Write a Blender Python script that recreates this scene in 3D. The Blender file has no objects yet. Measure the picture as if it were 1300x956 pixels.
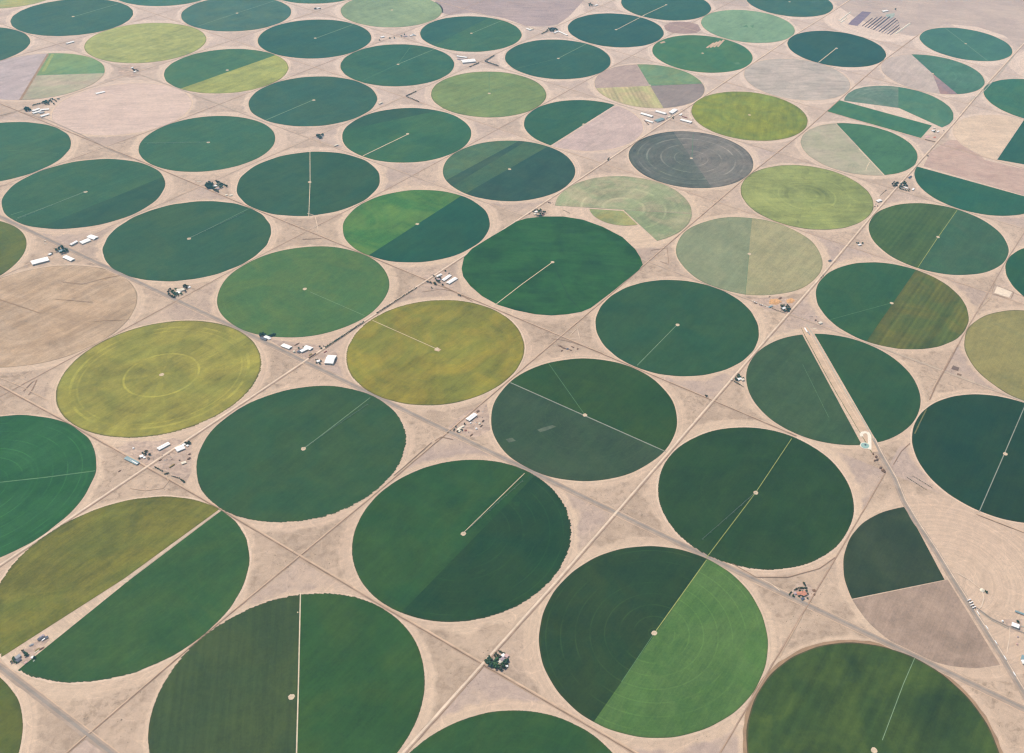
import bpy, bmesh, math, random
from mathutils import Vector, Matrix
random.seed(7)
sc = bpy.context.scene
COL = sc.collection
R = math.radians

# ------------------------------------------------------------------ camera: an aeroplane window at 2.8 km
FPX, PIT, ROLL, HGT = 1269.8665, 0.6349694, 0.0903776, 2811.23
PPX, PPY, TH = 862.4226, 429.0386, 1.1097471
GRID = 804.7                      # half a mile: spacing of the pivots
OX, OY = -727.165, 2482.238
_fw = Vector((0, math.cos(PIT), -math.sin(PIT)))
_r = Vector((1, 0, 0)); _u = _r.cross(_fw)
CR = _r * math.cos(ROLL) + _u * math.sin(ROLL)
CU = -_r * math.sin(ROLL) + _u * math.cos(ROLL)
def P(px, py):
    """where on the flat ground (metres) a surveyed picture point lies"""
    d = CR * ((px - PPX) / FPX) - CU * ((py - PPY) / FPX) + _fw
    t = HGT / -d.z
    return Vector((d.x * t, d.y * t))
ci, si = math.cos(TH), math.sin(TH)
DI = Vector((ci, si)); DJ = Vector((si, -ci))
def lat(i, j):
    return Vector((OX + GRID * (i * ci + j * si), OY + GRID * (i * si - j * ci)))

cam = bpy.data.objects.new('camera', bpy.data.cameras.new('camera'))
COL.objects.link(cam)
cam.matrix_world = Matrix(((CR.x, CU.x, -_fw.x, 0), (CR.y, CU.y, -_fw.y, 0), (CR.z, CU.z, -_fw.z, HGT), (0, 0, 0, 1)))
cam.data.sensor_width = 36; cam.data.sensor_fit = 'HORIZONTAL'
cam.data.lens = FPX / 1300 * 36
cam.data.shift_x = -(PPX - 650) / 1300
cam.data.shift_y = (PPY - 478) / 1300
cam.data.clip_start = 1; cam.data.clip_end = 200000
sc.camera = cam

# ------------------------------------------------------------------ light
EL, AZ = 54, -48                  # sun elevation, azimuth from +Y clockwise
sd = Vector((math.sin(R(AZ)) * math.cos(R(EL)), math.cos(R(AZ)) * math.cos(R(EL)), math.sin(R(EL))))
sun = bpy.data.objects.new('sun', bpy.data.lights.new('sun', 'SUN')); COL.objects.link(sun)
sun.rotation_euler = sd.to_track_quat('Z', 'Y').to_euler()
sun.data.energy = 3.6; sun.data.angle = R(0.55); sun.data.color = (1, 0.965, 0.91)
w = bpy.data.worlds.new('World'); sc.world = w; w.use_nodes = True
nt = w.node_tree; nt.nodes.clear()
sky = nt.nodes.new('ShaderNodeTexSky'); sky.sky_type = 'NISHITA'; sky.sun_disc = False
sky.sun_elevation = R(EL); sky.sun_rotation = R(AZ) % (2 * math.pi); sky.dust_density = 2.0
bg = nt.nodes.new('ShaderNodeBackground'); bg.inputs[1].default_value = 0.10
wo = nt.nodes.new('ShaderNodeOutputWorld')
nt.links.new(sky.outputs[0], bg.inputs[0]); nt.links.new(bg.outputs[0], wo.inputs[0])
vs = sc.view_settings
vs.view_transform = 'Standard'; vs.look = 'None'; vs.exposure = EXPO if 'EXPO' in globals() else 0.0; vs.gamma = 1; vs.use_curve_mapping = False
sc.render.engine = 'CYCLES'
sc.cycles.use_denoising = True; sc.cycles.denoiser = 'OPENIMAGEDENOISE'; sc.cycles.denoising_input_passes = 'RGB_ALBEDO_NORMAL'
sc.cycles.max_bounces = 3; sc.cycles.diffuse_bounces = 2; sc.cycles.volume_bounces = 1
sc.cycles.volume_step_rate = 1
sc.cycles.use_light_tree = False; sc.cycles.pixel_filter_type = 'BLACKMAN_HARRIS'; sc.cycles.filter_width = 1.25

# ------------------------------------------------------------------ node helper
def lin(c):
    f = lambda x: x / 12.92 if x <= 0.04045 else ((x + 0.055) / 1.055) ** 2.4
    return tuple(f(x / 255) for x in c) + (1,)
class N:
    def __init__(s, name, rough=0.9, spec=0.1):
        s.mat = bpy.data.materials.new(name); s.mat.use_nodes = True
        s.t = s.mat.node_tree; s.b = s.t.nodes['Principled BSDF']
        s.b.inputs['Roughness'].default_value = rough
        s.b.inputs['Specular IOR Level'].default_value = spec
    def link(s, v, i):
        if isinstance(v, (int, float)): i.default_value = v
        elif isinstance(v, tuple):
            i.default_value = v if len(i.default_value) == len(v) else v[:len(i.default_value)]
        else: s.t.links.new(v, i)
    def m(s, op, a, b=None, c=None, clamp=False):
        n = s.t.nodes.new('ShaderNodeMath'); n.operation = op; n.use_clamp = clamp
        s.link(a, n.inputs[0])
        if b is not None: s.link(b, n.inputs[1])
        if c is not None: s.link(c, n.inputs[2])
        return n.outputs[0]
    def v(s, op, a, b=None):
        n = s.t.nodes.new('ShaderNodeVectorMath'); n.operation = op
        s.link(a, n.inputs[0])
        if b is not None: s.link(b, n.inputs[1])
        return n.outputs[1] if op in ('DOT_PRODUCT', 'LENGTH', 'DISTANCE') else n.outputs[0]
    def co(s):
        return s.t.nodes.new('ShaderNodeTexCoord').outputs['Object']
    def pos(s):
        return s.t.nodes.new('ShaderNodeNewGeometry').outputs['Position']
    def xyz(s, v):
        n = s.t.nodes.new('ShaderNodeSeparateXYZ'); s.link(v, n.inputs[0]); return n.outputs
    def comb(s, x, y, z=0.0):
        n = s.t.nodes.new('ShaderNodeCombineXYZ')
        for k, q in enumerate((x, y, z)): s.link(q, n.inputs[k])
        return n.outputs[0]
    def noise(s, vec, scale, det=3.0, rough=0.55, dist=0.0):
        n = s.t.nodes.new('ShaderNodeTexNoise'); s.link(vec, n.inputs['Vector'])
        n.inputs['Scale'].default_value = scale; n.inputs['Detail'].default_value = det
        n.inputs['Roughness'].default_value = rough; n.inputs['Distortion'].default_value = dist
        return n.outputs[0]
    def white(s, vec):
        n = s.t.nodes.new('ShaderNodeTexWhiteNoise'); n.noise_dimensions = '3D'; s.link(vec, n.inputs['Vector']); return n.outputs['Value']
    def ramp(s, x, a, b, lo=0.0, hi=1.0):
        n = s.t.nodes.new('ShaderNodeMapRange'); n.interpolation_type = 'SMOOTHSTEP'
        s.link(x, n.inputs[0]); s.link(a, n.inputs[1]); s.link(b, n.inputs[2]); s.link(lo, n.inputs[3]); s.link(hi, n.inputs[4])
        return n.outputs[0]
    def mix(s, f, a, b):
        n = s.t.nodes.new('ShaderNodeMix'); n.data_type = 'RGBA'
        s.link(f, n.inputs[0]); s.link(a, n.inputs[6]); s.link(b, n.inputs[7]); return n.outputs[2]
    def gain(s, col, f):
        return s.v('MULTIPLY', col, s.comb(f, f, f))
    def out(s, col):
        s.link(col, s.b.inputs['Base Color']); return s.mat
    def band(s, x, c, w):
        """1 where |x-c| < w, soft"""
        d = s.m('ABSOLUTE', s.m('SUBTRACT', x, c))
        return s.ramp(d, w * 0.4, w, 1.0, 0.0)

def plain(name, c, rough=0.8, spec=0.2, var=0.12, scale=0.15):
    n = N(name, rough, spec)
    f = n.noise(n.co(), scale, 3)
    return n.out(n.gain(lin(c), n.ramp(f, 0.3, 0.7, 1 - var, 1 + var)))

# ------------------------------------------------------------------ mesh helpers
def mesh_obj(name, verts, faces, mat=None, parent=None, loc=None):
    me = bpy.data.meshes.new(name); me.from_pydata([tuple(v) for v in verts], [], faces); me.update()
    o = bpy.data.objects.new(name, me); COL.objects.link(o)
    if mat: me.materials.append(mat)
    if parent: o.parent = parent
    if loc is not None: o.location = loc
    return o
def bm_obj(name, bm, mat, parent=None, loc=None, smooth=False):
    me = bpy.data.meshes.new(name); bmesh.ops.recalc_face_normals(bm, faces=bm.faces); bm.to_mesh(me); bm.free()
    if smooth:
        for p in me.polygons: p.use_smooth = True
    o = bpy.data.objects.new(name, me); COL.objects.link(o)
    if mat: me.materials.append(mat)
    if parent: o.parent = parent
    if loc is not None: o.location = loc
    return o
def tag(o, label=None, cat=None, group=None, kind=None):
    if label: o['label'] = label
    if cat: o['category'] = cat
    if group: o['group'] = group
    if kind: o['kind'] = kind
    return o
def empty(name, loc, rz=0.0):
    o = bpy.data.objects.new(name, None); COL.objects.link(o); o.location = loc; o.rotation_euler = (0, 0, rz)
    o.empty_display_size = 5; return o
def slab(name, poly, z0, z1, mat, parent=None, loc=None):
    """poly: list of 2D points, star shaped about its mean"""
    n = len(poly); c = sum(poly, Vector((0, 0))) / n
    V = [(c.x, c.y, z1)] + [(p.x, p.y, z1) for p in poly] + [(p.x, p.y, z0) for p in poly]
    F = [tuple(range(1, n + 1))] + [(1 + k, 1 + n + k, 1 + n + (k + 1) % n, 1 + (k + 1) % n) for k in range(n)]
    a = sum(poly[k].x * poly[(k + 1) % n].y - poly[(k + 1) % n].x * poly[k].y for k in range(n))
    if a < 0: F = [tuple(reversed(f)) for f in F]
    return mesh_obj(name, V[1:], [tuple(q - 1 for q in f) for f in F], mat, parent, loc)
def strip_pts(pts, w, off=0.0):
    L_, R_ = [], []
    for k, p in enumerate(pts):
        a = pts[max(k - 1, 0)]; b = pts[min(k + 1, len(pts) - 1)]
        d = (b - a).normalized(); nrm = Vector((-d.y, d.x))
        L_.append(p + nrm * (w / 2 + off)); R_.append(p + nrm * (-w / 2 + off))
    return L_, R_
def strip(name, pts, w, z, mat, parent=None, loc=None, off=0.0, ragged=0.0, rs=1):
    """flat ribbon along pts, resampled so that ragged edges can wander"""
    if ragged:
        q = []
        for a, b in zip(pts, pts[1:]):
            n = max(1, int((b - a).length / 25))
            q += [a.lerp(b, k / n) for k in range(n)]
        pts = q + [pts[-1]]
    L_, R_ = strip_pts(pts, w, off)
    n = len(pts); rnd = random.Random(rs)
    def jit(p, c): return p + (p - c).normalized() * rnd.uniform(-ragged, ragged) if ragged else p
    V = []
    for k in range(n):
        l = jit(L_[k], pts[k] if not off else (L_[k] + R_[k]) / 2); r_ = jit(R_[k], pts[k] if not off else (L_[k] + R_[k]) / 2)
        V += [(l.x, l.y, z), (r_.x, r_.y, z)]
    F = [(2 * k, 2 * k + 1, 2 * k + 3, 2 * k + 2) for k in range(n - 1)]
    return mesh_obj(name, V, F, mat, parent, loc)
def clip(poly, a, b, keep):
    """half plane through a, b on the side of keep"""
    d = b - a; nn = Vector((-d.y, d.x))
    if nn.dot(keep - a) < 0: nn = -nn
    out = []
    for k in range(len(poly)):
        p, q = poly[k], poly[(k + 1) % len(poly)]
        sp, sq = nn.dot(p - a), nn.dot(q - a)
        if sp >= 0: out.append(p)
        if (sp >= 0) != (sq >= 0): out.append(p.lerp(q, sp / (sp - sq)))
    return out
TAB = {'A':(0,0,-723.7,2487.6,391.4),'B':(1,1,355.6,2833.9,386.8),'C':(0,1,5.7,2127.0,385.3),'D':(1,0,-369.8,3203.1,392.1),'E':(0,-1,-1442.7,2850.9,391.1),'J':(2,2,1421.6,3198.4,394.4),'L':(2,0,-14.1,3918.7,393.8),'M':(2,-1,-731.8,4281.6,391.0),'N':(1,-1,-1090.9,3563.1,392.1),'O':(1,-2,-1824.3,3936.4,392.6),'P':(0,-2,-2179.5,3216.7,395.1),'R':(1,-3,-2543.5,4285.3,393.2),'S':(1,-4,-3271.0,4652.1,391.4),'V':(2,-3,-2169.4,4980.4,384.2),'W':(2,-2,-1463.0,4631.0,384.3),'X':(3,-2,-1101.0,5352.7,389.3),'Y':(2,-4,-2905.0,5346.1,375.3),'Z':(3,-3,-1807.4,5697.5,390.7),'AA':(3,-4,-2524.1,6064.6,398.3),'AB':(4,-3,-1445.4,6423.8,386.6),'AC':(4,-4,-2172.0,6782.4,391.3),'AD':(3,-5,-3240.4,6415.3,393.2),'AE':(4,-5,-2886.3,7132.6,398.3),'AG':(4,-6,-3617.0,7494.1,393.3),'AH':(3,-7,-4683.1,7125.2,399.8),'AP':(5,-5,-2526.6,7868.7,390.8),'AQ':(5,-4,-1810.9,7517.7,383.3),'AR':(5,-3,-1083.3,7165.4,389.7),'AS':(6,-3,-728.7,7883.8,383.8),'AT':(7,-3,-370.5,8602.2,386.7),'AV':(8,-2,707.3,8985.3,387.9),'AW':(6,-2,-19.5,7540.4,389.3),'AZ':(5,-1,341.6,6456.8,400.2),'BA':(4,-1,-27.5,5716.9,391.5),'BC':(3,0,335.2,4633.4,395.7),'BE':(7,-1,1048.7,7916.1,396.3),'BG':(8,0,2160.3,8302.9,382.5),'BH':(7,0,1769.2,7552.2,396.8),'BK':(5,0,1062.2,6087.4,382.9),'BO':(4,1,1415.0,5002.6,394.3),'BP':(3,1,1065.0,4277.4,388.8),'F':(-1,-1,-1800.5,2144.8,394.5),'G':(-1,0,-1093.6,1769.2,400.1),'I':(2,1,712.4,3558.1,394.8),'AF':(3,-6,-3967.4,6772.9,391.9),'AU':(7,-2,333.9,8259.3,390.6),'AX':(5,-2,-373.8,6818.0,393.5),'BD':(4,0,682.9,5359.3,397.9),'H':(0,2,714.1,1767.2,395.8),'K':(1,2,1046.1,2473.6,371.1),'Q':(-1,-2,-2540.3,2488.5,410.8),'T':(0,-4,-3611.9,3914.8,388.1),'U':(0,-3,-2900.0,3565.0,399.2),'AI':(2,-7,-5034.1,6416.9,382.5),'AJ':(2,-6,-4335.8,6060.3,391.0),'AK':(2,-5,-3594.6,5701.6,392.0),'AL':(1,-5,-3989.0,5000.9,394.0),'AN':(4,-7,-4339.9,7871.0,393.0),'AO':(5,-6,-3261.1,8233.1,394.0),'AY':(4,-2,-749.0,6070.6,388.3),'BB':(3,-1,-382.5,5007.4,389.4),'BF':(6,-1,700.0,7196.4,396.0),'BI':(6,0,1415.6,6826.1,389.3),'BL':(7,1,2517.9,7194.9,413.9),'BN':(5,1,1784.0,5725.2,401.6),'BQ':(4,2,2129.2,4645.9,395.0),'BR':(3,2,1781.7,3921.7,402.2),'AM':(3,-8,-5418.6,7508.3,391.0),'X1':(-1,1,-364.5,1403.6,391.0),'X2':(-2,-1,-2163.8,1398.9,391.0),'X3':(6,1,2141.5,6448.3,391.0)}
# ------------------------------------------------------------------ field material
FARHAZE = [0.0]
def crop_lin(c, soil=False):
    """leaf or soil colour as noted from the air, brought down to a base colour"""
    r_, g_, b_, _ = lin(c); y = min(1.0, (0.3 * r_ + 0.6 * g_ + 0.1 * b_) / 0.32)
    if soil: return (r_ * 0.90, g_ * 0.90, b_ * 0.92, 1)
    s = (0.74 + 0.18 * y, 0.54 + 0.35 * y, 0.24 + 0.54 * y)
    t = FARHAZE[0]      # distance haze painted into the leaf colour: bluer, less red far off
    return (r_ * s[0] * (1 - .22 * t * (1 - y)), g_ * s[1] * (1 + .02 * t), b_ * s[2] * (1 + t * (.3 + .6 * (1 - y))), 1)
def field_mat(name, c, c2=None, b=0.10, g='I', gs=0.07, st=None, tr=0.0, rg=(), wd=0.05, rim=0.25, Rr=391, seed=0, dots=0.0, soil=False):
    n = N(name, 0.95, 0.03)
    rnd = random.Random(seed * 77 + 5)
    off = (rnd.uniform(-9e3, 9e3), rnd.uniform(-9e3, 9e3), rnd.uniform(0, 500))
    co = n.co(); x, y, _ = n.xyz(co)
    A = {'I': TH, 'J': TH - math.pi / 2}.get(g, g if isinstance(g, (int, float)) else 0)
    u = n.m('ADD', n.m('MULTIPLY', x, math.cos(A)), n.m('MULTIPLY', y, math.sin(A)))
    w_ = n.m('ADD', n.m('MULTIPLY', x, -math.sin(A)), n.m('MULTIPLY', y, math.cos(A)))
    r = n.v('LENGTH', n.comb(x, y, 0.0))
    # broad patches of thicker and thinner crop
    big = n.noise(n.v('ADD', co, off), 0.0055, 3.5, 0.6, 0.6)
    grn = n.noise(n.v('ADD', n.comb(n.m('MULTIPLY', u, 0.18), w_, 0.0), off), 0.028, 4, 0.62)
    fine = n.noise(n.v('ADD', co, off), 0.12, 2, 0.7)
    k = n.ramp(big, 0.32, 0.68, -b, b)
    k = n.m('ADD', k, n.ramp(grn, 0.3, 0.7, -gs, gs))
    k = n.m('ADD', k, n.ramp(fine, 0.25, 0.75, -0.08, 0.08))
    mid = n.noise(n.v('ADD', co, (off[1], off[2], 0.0)), 0.035, 3, 0.75)
    k = n.m('ADD', k, n.ramp(mid, 0.3, 0.7, -0.055, 0.055))
    row = n.noise(n.v('ADD', n.comb(n.m('MULTIPLY', u, 0.05), w_, 0.0), off), 0.16, 2, 0.7)
    k = n.m('ADD', k, n.ramp(row, 0.3, 0.7, -0.05, 0.05))
    if wd or rg or tr:
        ang = n.m('ARCTAN2', y, x)
        ca, sa = n.m('COSINE', ang), n.m('SINE', ang)
    if wd:                       # pie slices left by the turning boom
        wn = n.noise(n.v('ADD', n.comb(ca, sa, 0.0), off), 1.6, 4, 0.75)
        k = n.m('ADD', k, n.ramp(wn, 0.35, 0.65, -wd, wd))
        rn = n.noise(n.v('ADD', n.comb(n.m('MULTIPLY', r, 0.03), 0.0, 0.0), off), 1.0, 3, 0.7)
        k = n.m('ADD', k, n.ramp(rn, 0.3, 0.7, -wd * 0.8, wd * 0.8))
    if tr:                       # wheel tracks of the towers, one ring every span
        fr = n.m('FRACT', n.m('DIVIDE', n.m('ADD', r, 4.0), 49.0))
        line = n.ramp(n.m('ABSOLUTE', n.m('SUBTRACT', fr, 0.5)), 0.025, 0.065, 1.0, 0.0)
        pat = n.ramp(n.noise(n.v('ADD', co, off), 0.006, 2, 0.6), 0.40, 0.60, 0.1, 1.0)
        k = n.m('ADD', k, n.m('MULTIPLY', n.m('MULTIPLY', line, pat), tr))
    for (rr_, rw, amt) in rg:
        pat = n.ramp(n.noise(n.v('ADD', co, (off[1], off[0], rr_)), 0.008, 2, 0.6), 0.38, 0.6, 0.0, 1.0)
        k = n.m('ADD', k, n.m('MULTIPLY', n.m('MULTIPLY', n.band(r, rr_, rw), pat), amt))
    if st:
        sa_, per, amt = st
        sa_ = {'I': TH, 'J': TH - math.pi / 2}.get(sa_, sa_)
        q = n.m('ADD', n.m('MULTIPLY', x, -math.sin(sa_)), n.m('MULTIPLY', y, math.cos(sa_)))
        q = n.m('ADD', q, n.m('MULTIPLY', n.m('SUBTRACT', fine, 0.5), 5.0))
        wv = n.m('SINE', n.m('MULTIPLY', q, 2 * math.pi / per))
        lane = n.noise(n.comb(n.m('DIVIDE', q, per * 2.2), off[2], 0.0), 1.0, 2, 0.8)
        wv = n.m('MULTIPLY', wv, n.ramp(grn, 0.3, 0.6, 0.4, 1.2))
        k = n.m('ADD', k, n.m('MULTIPLY', wv, amt * 0.7))
        k = n.m('ADD', k, n.ramp(lane, 0.35, 0.65, -amt, amt))
    if dots:                     # bare spots and pump covers
        vo = n.noise(n.v('ADD', co, off), 0.02, 1, 0.5)
        k = n.m('ADD', k, n.ramp(vo, 0.70, 0.76, 0.0, dots))
    col = crop_lin(c, soil)
    c2 = c2 or ((c[0] * 0.96, c[1] * 0.95, c[2] * 0.96) if soil else (c[0] * 1.12 + 6, c[1] * 1.02 + 2, c[2] * 0.92))
    f2 = n.ramp(n.noise(n.v('ADD', co, (off[1], off[2], off[0])), 0.0042, 4, 0.62, 1.2), 0.36, 0.66, 0.0, 0.8)
    col = n.mix(f2, col, crop_lin(c2, soil))
    if rim:
        edge = n.ramp(n.m('ADD', r, n.m('MULTIPLY', fine, 3.0)), Rr - 6.0, Rr - 0.5, 0.0, rim)
        col = n.mix(edge, col, lin((84, 76, 48)))
    return n.out(n.gain(col, n.m('ADD', 1.0, k)))

MARG = []
for q in range(4):
    n = N('margin_lane_soil_%d' % q, 0.95, 0.02)
    f = n.noise(n.pos(), 0.05, 3, 0.6)
    MARG.append(n.out(n.gain(lin([(210, 186, 160), (204, 180, 156), (214, 190, 166), (206, 182, 158)][q]), n.ramp(f, 0.3, 0.7, 0.92, 1.08))))
TRACK = {'pale': plain('pale_track_dust', (212, 196, 168), 0.95, 0.02, 0.1, 0.05),
         'lime': plain('mown_track', (150, 160, 92), 0.95, 0.02, 0.12, 0.05),
         'mint': plain('thin_crop_track', (126, 152, 120), 0.95, 0.02, 0.12, 0.05),
         'faint': plain('worn_crop_track', (92, 126, 88), 0.95, 0.02, 0.12, 0.05),
         'grey': plain('grey_gravel_track', (140, 146, 132), 0.95, 0.02, 0.1, 0.05),
         'dark': plain('damp_wheel_track', (42, 62, 44), 0.95, 0.02, 0.12, 0.05),
         'dull': plain('thin_dry_crop', (92, 102, 80), 0.95, 0.02, 0.2, 0.05),
         'tan': plain('tan_soil', (196, 168, 142), 0.95, 0.02, 0.12, 0.03),
         'brown': plain('brown_soil', (158, 130, 102), 0.95, 0.02, 0.12, 0.03)}
PAD = plain('pivot_pad_gravel', (206, 186, 160), 0.95, 0.02, 0.1, 0.1)
STEEL = plain('galvanised_steel', (138, 146, 140), 0.6, 0.3, 0.05, 1)
RUBBER = plain('dark_rubber', (30, 30, 30), 0.8, 0.2, 0.05, 1)

FIELDS = {}
def disc(Rd, jag, seed, n=0):
    per = 17.0
    n = n or (1100 if jag else 240)
    rnd = random.Random(seed); pts = []
    lobes = [(rnd.uniform(0, 6.28), rnd.choice((5, 9, 14, 23)), rnd.uniform(0.2, 0.8)) for _ in range(4)]
    tw = [rnd.uniform(-.5, .5) for _ in range(400)]
    for k in range(n):
        a = 2 * math.pi * k / n
        rr_ = Rd + sum(s * math.sin(m_ * a + p) for p, m_, s in lobes)
        if jag: rr_ += jag * ((((a * Rd / per) + tw[int(a * Rd / per / 3)] * .6) % 1.0) - 0.5 + tw[int(a * Rd / per)]) * max(0.12, math.sin(a + seed * 1.7) + .2 * math.sin(5 * a)) * 1.5 + rnd.uniform(-.5, .5)
        pts.append(Vector((rr_ * math.cos(a), rr_ * math.sin(a))))
    return pts
_ARM = []
def arm_meshes():
    """one span of a centre pivot sprinkler (pipe with truss), its wheeled tower and the pivot post; drawn along +x"""
    if _ARM: return _ARM
    bm = bmesh.new()
    def tube(bm, a, b, r_, seg=6):
        d = (b - a); L_ = d.length
        res = bmesh.ops.create_cone(bm, cap_ends=True, segments=seg, radius1=r_, radius2=r_, depth=L_)
        m_ = Matrix.Translation((a + b) / 2) @ d.to_track_quat('Z', 'Y').to_matrix().to_4x4()
        bmesh.ops.transform(bm, matrix=m_, verts=res['verts'])
    V3 = Vector
    for k in range(6):
        x0, x1 = k * 48 / 6, (k + 1) * 48 / 6
        z = lambda x: 4.2 + 0.9 * math.sin(math.pi * x / 48)
        tube(bm, V3((x0, 0, z(x0))), V3((x1, 0, z(x1))), 0.28)
        for s in (-1, 1):
            tube(bm, V3((x0, s * 1.1, z(x0) - 1.3)), V3((x1, s * 1.1, z(x1) - 1.3)), 0.10, 4)
            tube(bm, V3((x0, 0, z(x0))), V3(((x0 + x1) / 2, s * 1.1, z(x0) - 1.2)), 0.07, 4)
            tube(bm, V3((x1, 0, z(x1))), V3(((x0 + x1) / 2, s * 1.1, z(x0) - 1.2)), 0.07, 4)
    me1 = bpy.data.meshes.new('span'); bm.to_mesh(me1); bm.free(); me1.materials.append(STEEL)
    bm = bmesh.new()
    for s in (-1, 1):
        tube(bm, V3((0, 0, 4.2)), V3((0, s * 2.2, 0.9)), 0.12)
        tube(bm, V3((0.7, 0, 4.0)), V3((0, s * 2.2, 0.9)), 0.08)
        res = bmesh.ops.create_cone(bm, cap_ends=True, segments=14, radius1=0.85, radius2=0.85, depth=0.4)
        bmesh.ops.transform(bm, matrix=Matrix.Translation((0, s * 2.2, 0.85)) @ Matrix.Rotation(R(90), 4, 'Y'), verts=res['verts'])
    tube(bm, V3((0, -2.2, 0.9)), V3((0, 2.2, 0.9)), 0.12)
    me2 = bpy.data.meshes.new('wheel_tower'); bm.to_mesh(me2); bm.free(); me2.materials.append(STEEL)
    bm = bmesh.new()
    for a in range(4):
        q = R(45 + 90 * a)
        tube(bm, V3((2 * math.cos(q), 2 * math.sin(q), 0)), V3((0.3 * math.cos(q), 0.3 * math.sin(q), 4.4)), 0.12)
    tube(bm, V3((0, 0, 0)), V3((0, 0, 4.6)), 0.2)
    me3 = bpy.data.meshes.new('pivot_post'); bm.to_mesh(me3); bm.free(); me3.materials.append(STEEL)
    _ARM.extend([me1, me2, me3]); return _ARM
def pivot_arm(c, px, where):
    t = P(*px) - c; a = math.atan2(t.y, t.x); nsp = max(3, int(min(t.length, 392) / 48.5))
    e = empty('irrigation_pivot', (c.x, c.y, 1.6), a)
    tag(e, 'thin silver sprinkler boom in the ' + where, 'sprinkler boom', 'sprinkler booms standing in the crop circles')
    sp, tw, ps = arm_meshes()
    o = bpy.data.objects.new('pivot_post', ps); COL.objects.link(o); o.parent = e
    for k in range(nsp):
        o = bpy.data.objects.new('span', sp); COL.objects.link(o); o.parent = e; o.location = (k * 48, 0, 0)
        o = bpy.data.objects.new('wheel_tower', tw); COL.objects.link(o); o.parent = e; o.location = ((k + 1) * 48, 0, 0)

NF = [0]
def crop_field(key, label, sectors, tracks=(), arms=(), margin=True, jag=0.0, poly=None, pad=True, Rx=None, cat='crop field', short=None, patches=(), mw=7.5, mm=None):
    NF[0] += 1; nf = NF[0]
    i, j, cx, cy, Rr = TAB[key]
    if Rx: Rr = Rx
    c = Vector((cx, cy)); FIELDS[key] = (i, j, c, Rr); FARHAZE[0] = min(1.0, max(0.0, (cy - 3600) / 4200))
    e = empty('crop_circle', (cx, cy, 0))
    tag(e, label, cat, 'centre pivot crop circles')
    base = [P(*q) - c for q in poly] if poly else disc(Rr, jag, nf)
    if margin:
        rnd = random.Random(nf); m_ = 96; V = []; z = 0.12 + 0.012 * (nf % 20)
        src = base if poly else None
        for k in range(m_):
            a = 2 * math.pi * k / m_; w_ = mw + rnd.uniform(-2.5, 2.0)
            for rr_ in (Rr - 6, Rr + w_): V.append((rr_ * math.cos(a), rr_ * math.sin(a), z))
        Fc = [(2 * k, 2 * k + 1, (2 * k + 3) % (2 * m_), (2 * k + 2) % (2 * m_)) for k in range(m_)]
        if not poly: mesh_obj('field_margin', V, Fc, TRACK[mm] if mm else MARG[nf % 4], e)
    for k, sct in enumerate(sectors):
        prm, clips = sct[0], sct[1]; lb = sct[2] if len(sct) > 2 else None
        pl = list(base)
        for (a, b, kp) in clips:
            pl = clip(pl, P(*a) - c, P(*b) - c, P(*kp) - c)
        prm = dict(prm); h = prm.pop('h', 1.0); rs = prm.pop('rs', None)
        if rs: pl2 = [q * rs for q in disc(Rr, 0, nf)]; pl = pl2
        if rs:
            for (a, b, kp) in clips: pl = clip(pl, P(*a) - c, P(*b) - c, P(*kp) - c)
        if poly: prm.setdefault('rim', 0)
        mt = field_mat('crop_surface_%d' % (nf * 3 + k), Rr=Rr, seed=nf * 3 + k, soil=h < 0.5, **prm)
        o = slab('crop_section' if len(sectors) > 1 else 'crop', pl, 0.02, h, mt, e)
        if lb: o['label'] = lb
    if pad:
        rp = 10.0; pts = [Vector((rp * random.uniform(.85, 1.1) * math.cos(2 * math.pi * q / 18), rp * random.uniform(.85, 1.1) * math.sin(2 * math.pi * q / 18))) for q in range(18)]
        if isinstance(pad, tuple): pp = P(*pad) - c; pts = [q + pp for q in pts]
        slab('pivot_pad', pts, 1.0, 1.6, PAD, e)
    for k, (pts, w_, tone) in enumerate(tracks):
        q = [P(*p) - c for p in pts]
        strip('access_track', q, w_ * (1.3 if cy > 5200 else .88), 1.30 + 0.06 * k, TRACK[tone], e)
    for k, (pts, tone) in enumerate(patches):
        slab('bare_patch', [P(*p) - c for p in pts], 1.0, 1.45 + 0.05 * k, TRACK[tone], e)
    for a in arms:
        pivot_arm(c, a, short or label)
    return e

DG = dict(c=(50, 90, 58))
def wang(a, b): d = P(*b) - P(*a); return math.atan2(d.y, d.x)
def g(c, **k): d = dict(c=c); d.update(k); return d
def CH(*pts, keep):      # chord
    return [(pts[0], pts[1], keep)]
CF = crop_field
CF('A', 'deep green crop circle, lower middle, with one pale half track and darker right side',
   [(g((50, 96, 56), b=.10, tr=.10), [((675, 608), (519, 768), (500, 650))]), (g((40, 80, 50), b=.08, tr=.3, dots=.3), [((675, 608), (519, 768), (650, 740))], 'darker green right side')],
   [([(588, 677), (666, 601)], 2.6, 'pale')], [(672, 604)], jag=3.0, short='circle with the darker right side')
CF('B', 'dark green crop circle crossed by one thin yellow green track, right of centre',
   [(g((46, 82, 44), c2=(56, 88, 50), b=.10, tr=.08), [])], [([(1005, 557), (959, 626), (897, 708)], 2.8, 'lime')], [(882, 694)], jag=1.8, short='circle crossed by a yellow green track')
CF('C', 'ringed dark green crop circle with a lighter green right half, bottom centre',
   [(g((47, 80, 48), b=.10, tr=.42), [((897, 711), (789, 866), (740, 780))]), (g((84, 126, 70), c2=(96, 132, 78), b=.08, tr=.22, gs=.1), [((897, 711), (789, 866), (920, 800))], 'lighter green right half')],
   [([(897, 711), (830, 805)], 3.4, 'lime'), ([(830, 805), (789, 866)], 2.6, 'faint')])
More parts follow.
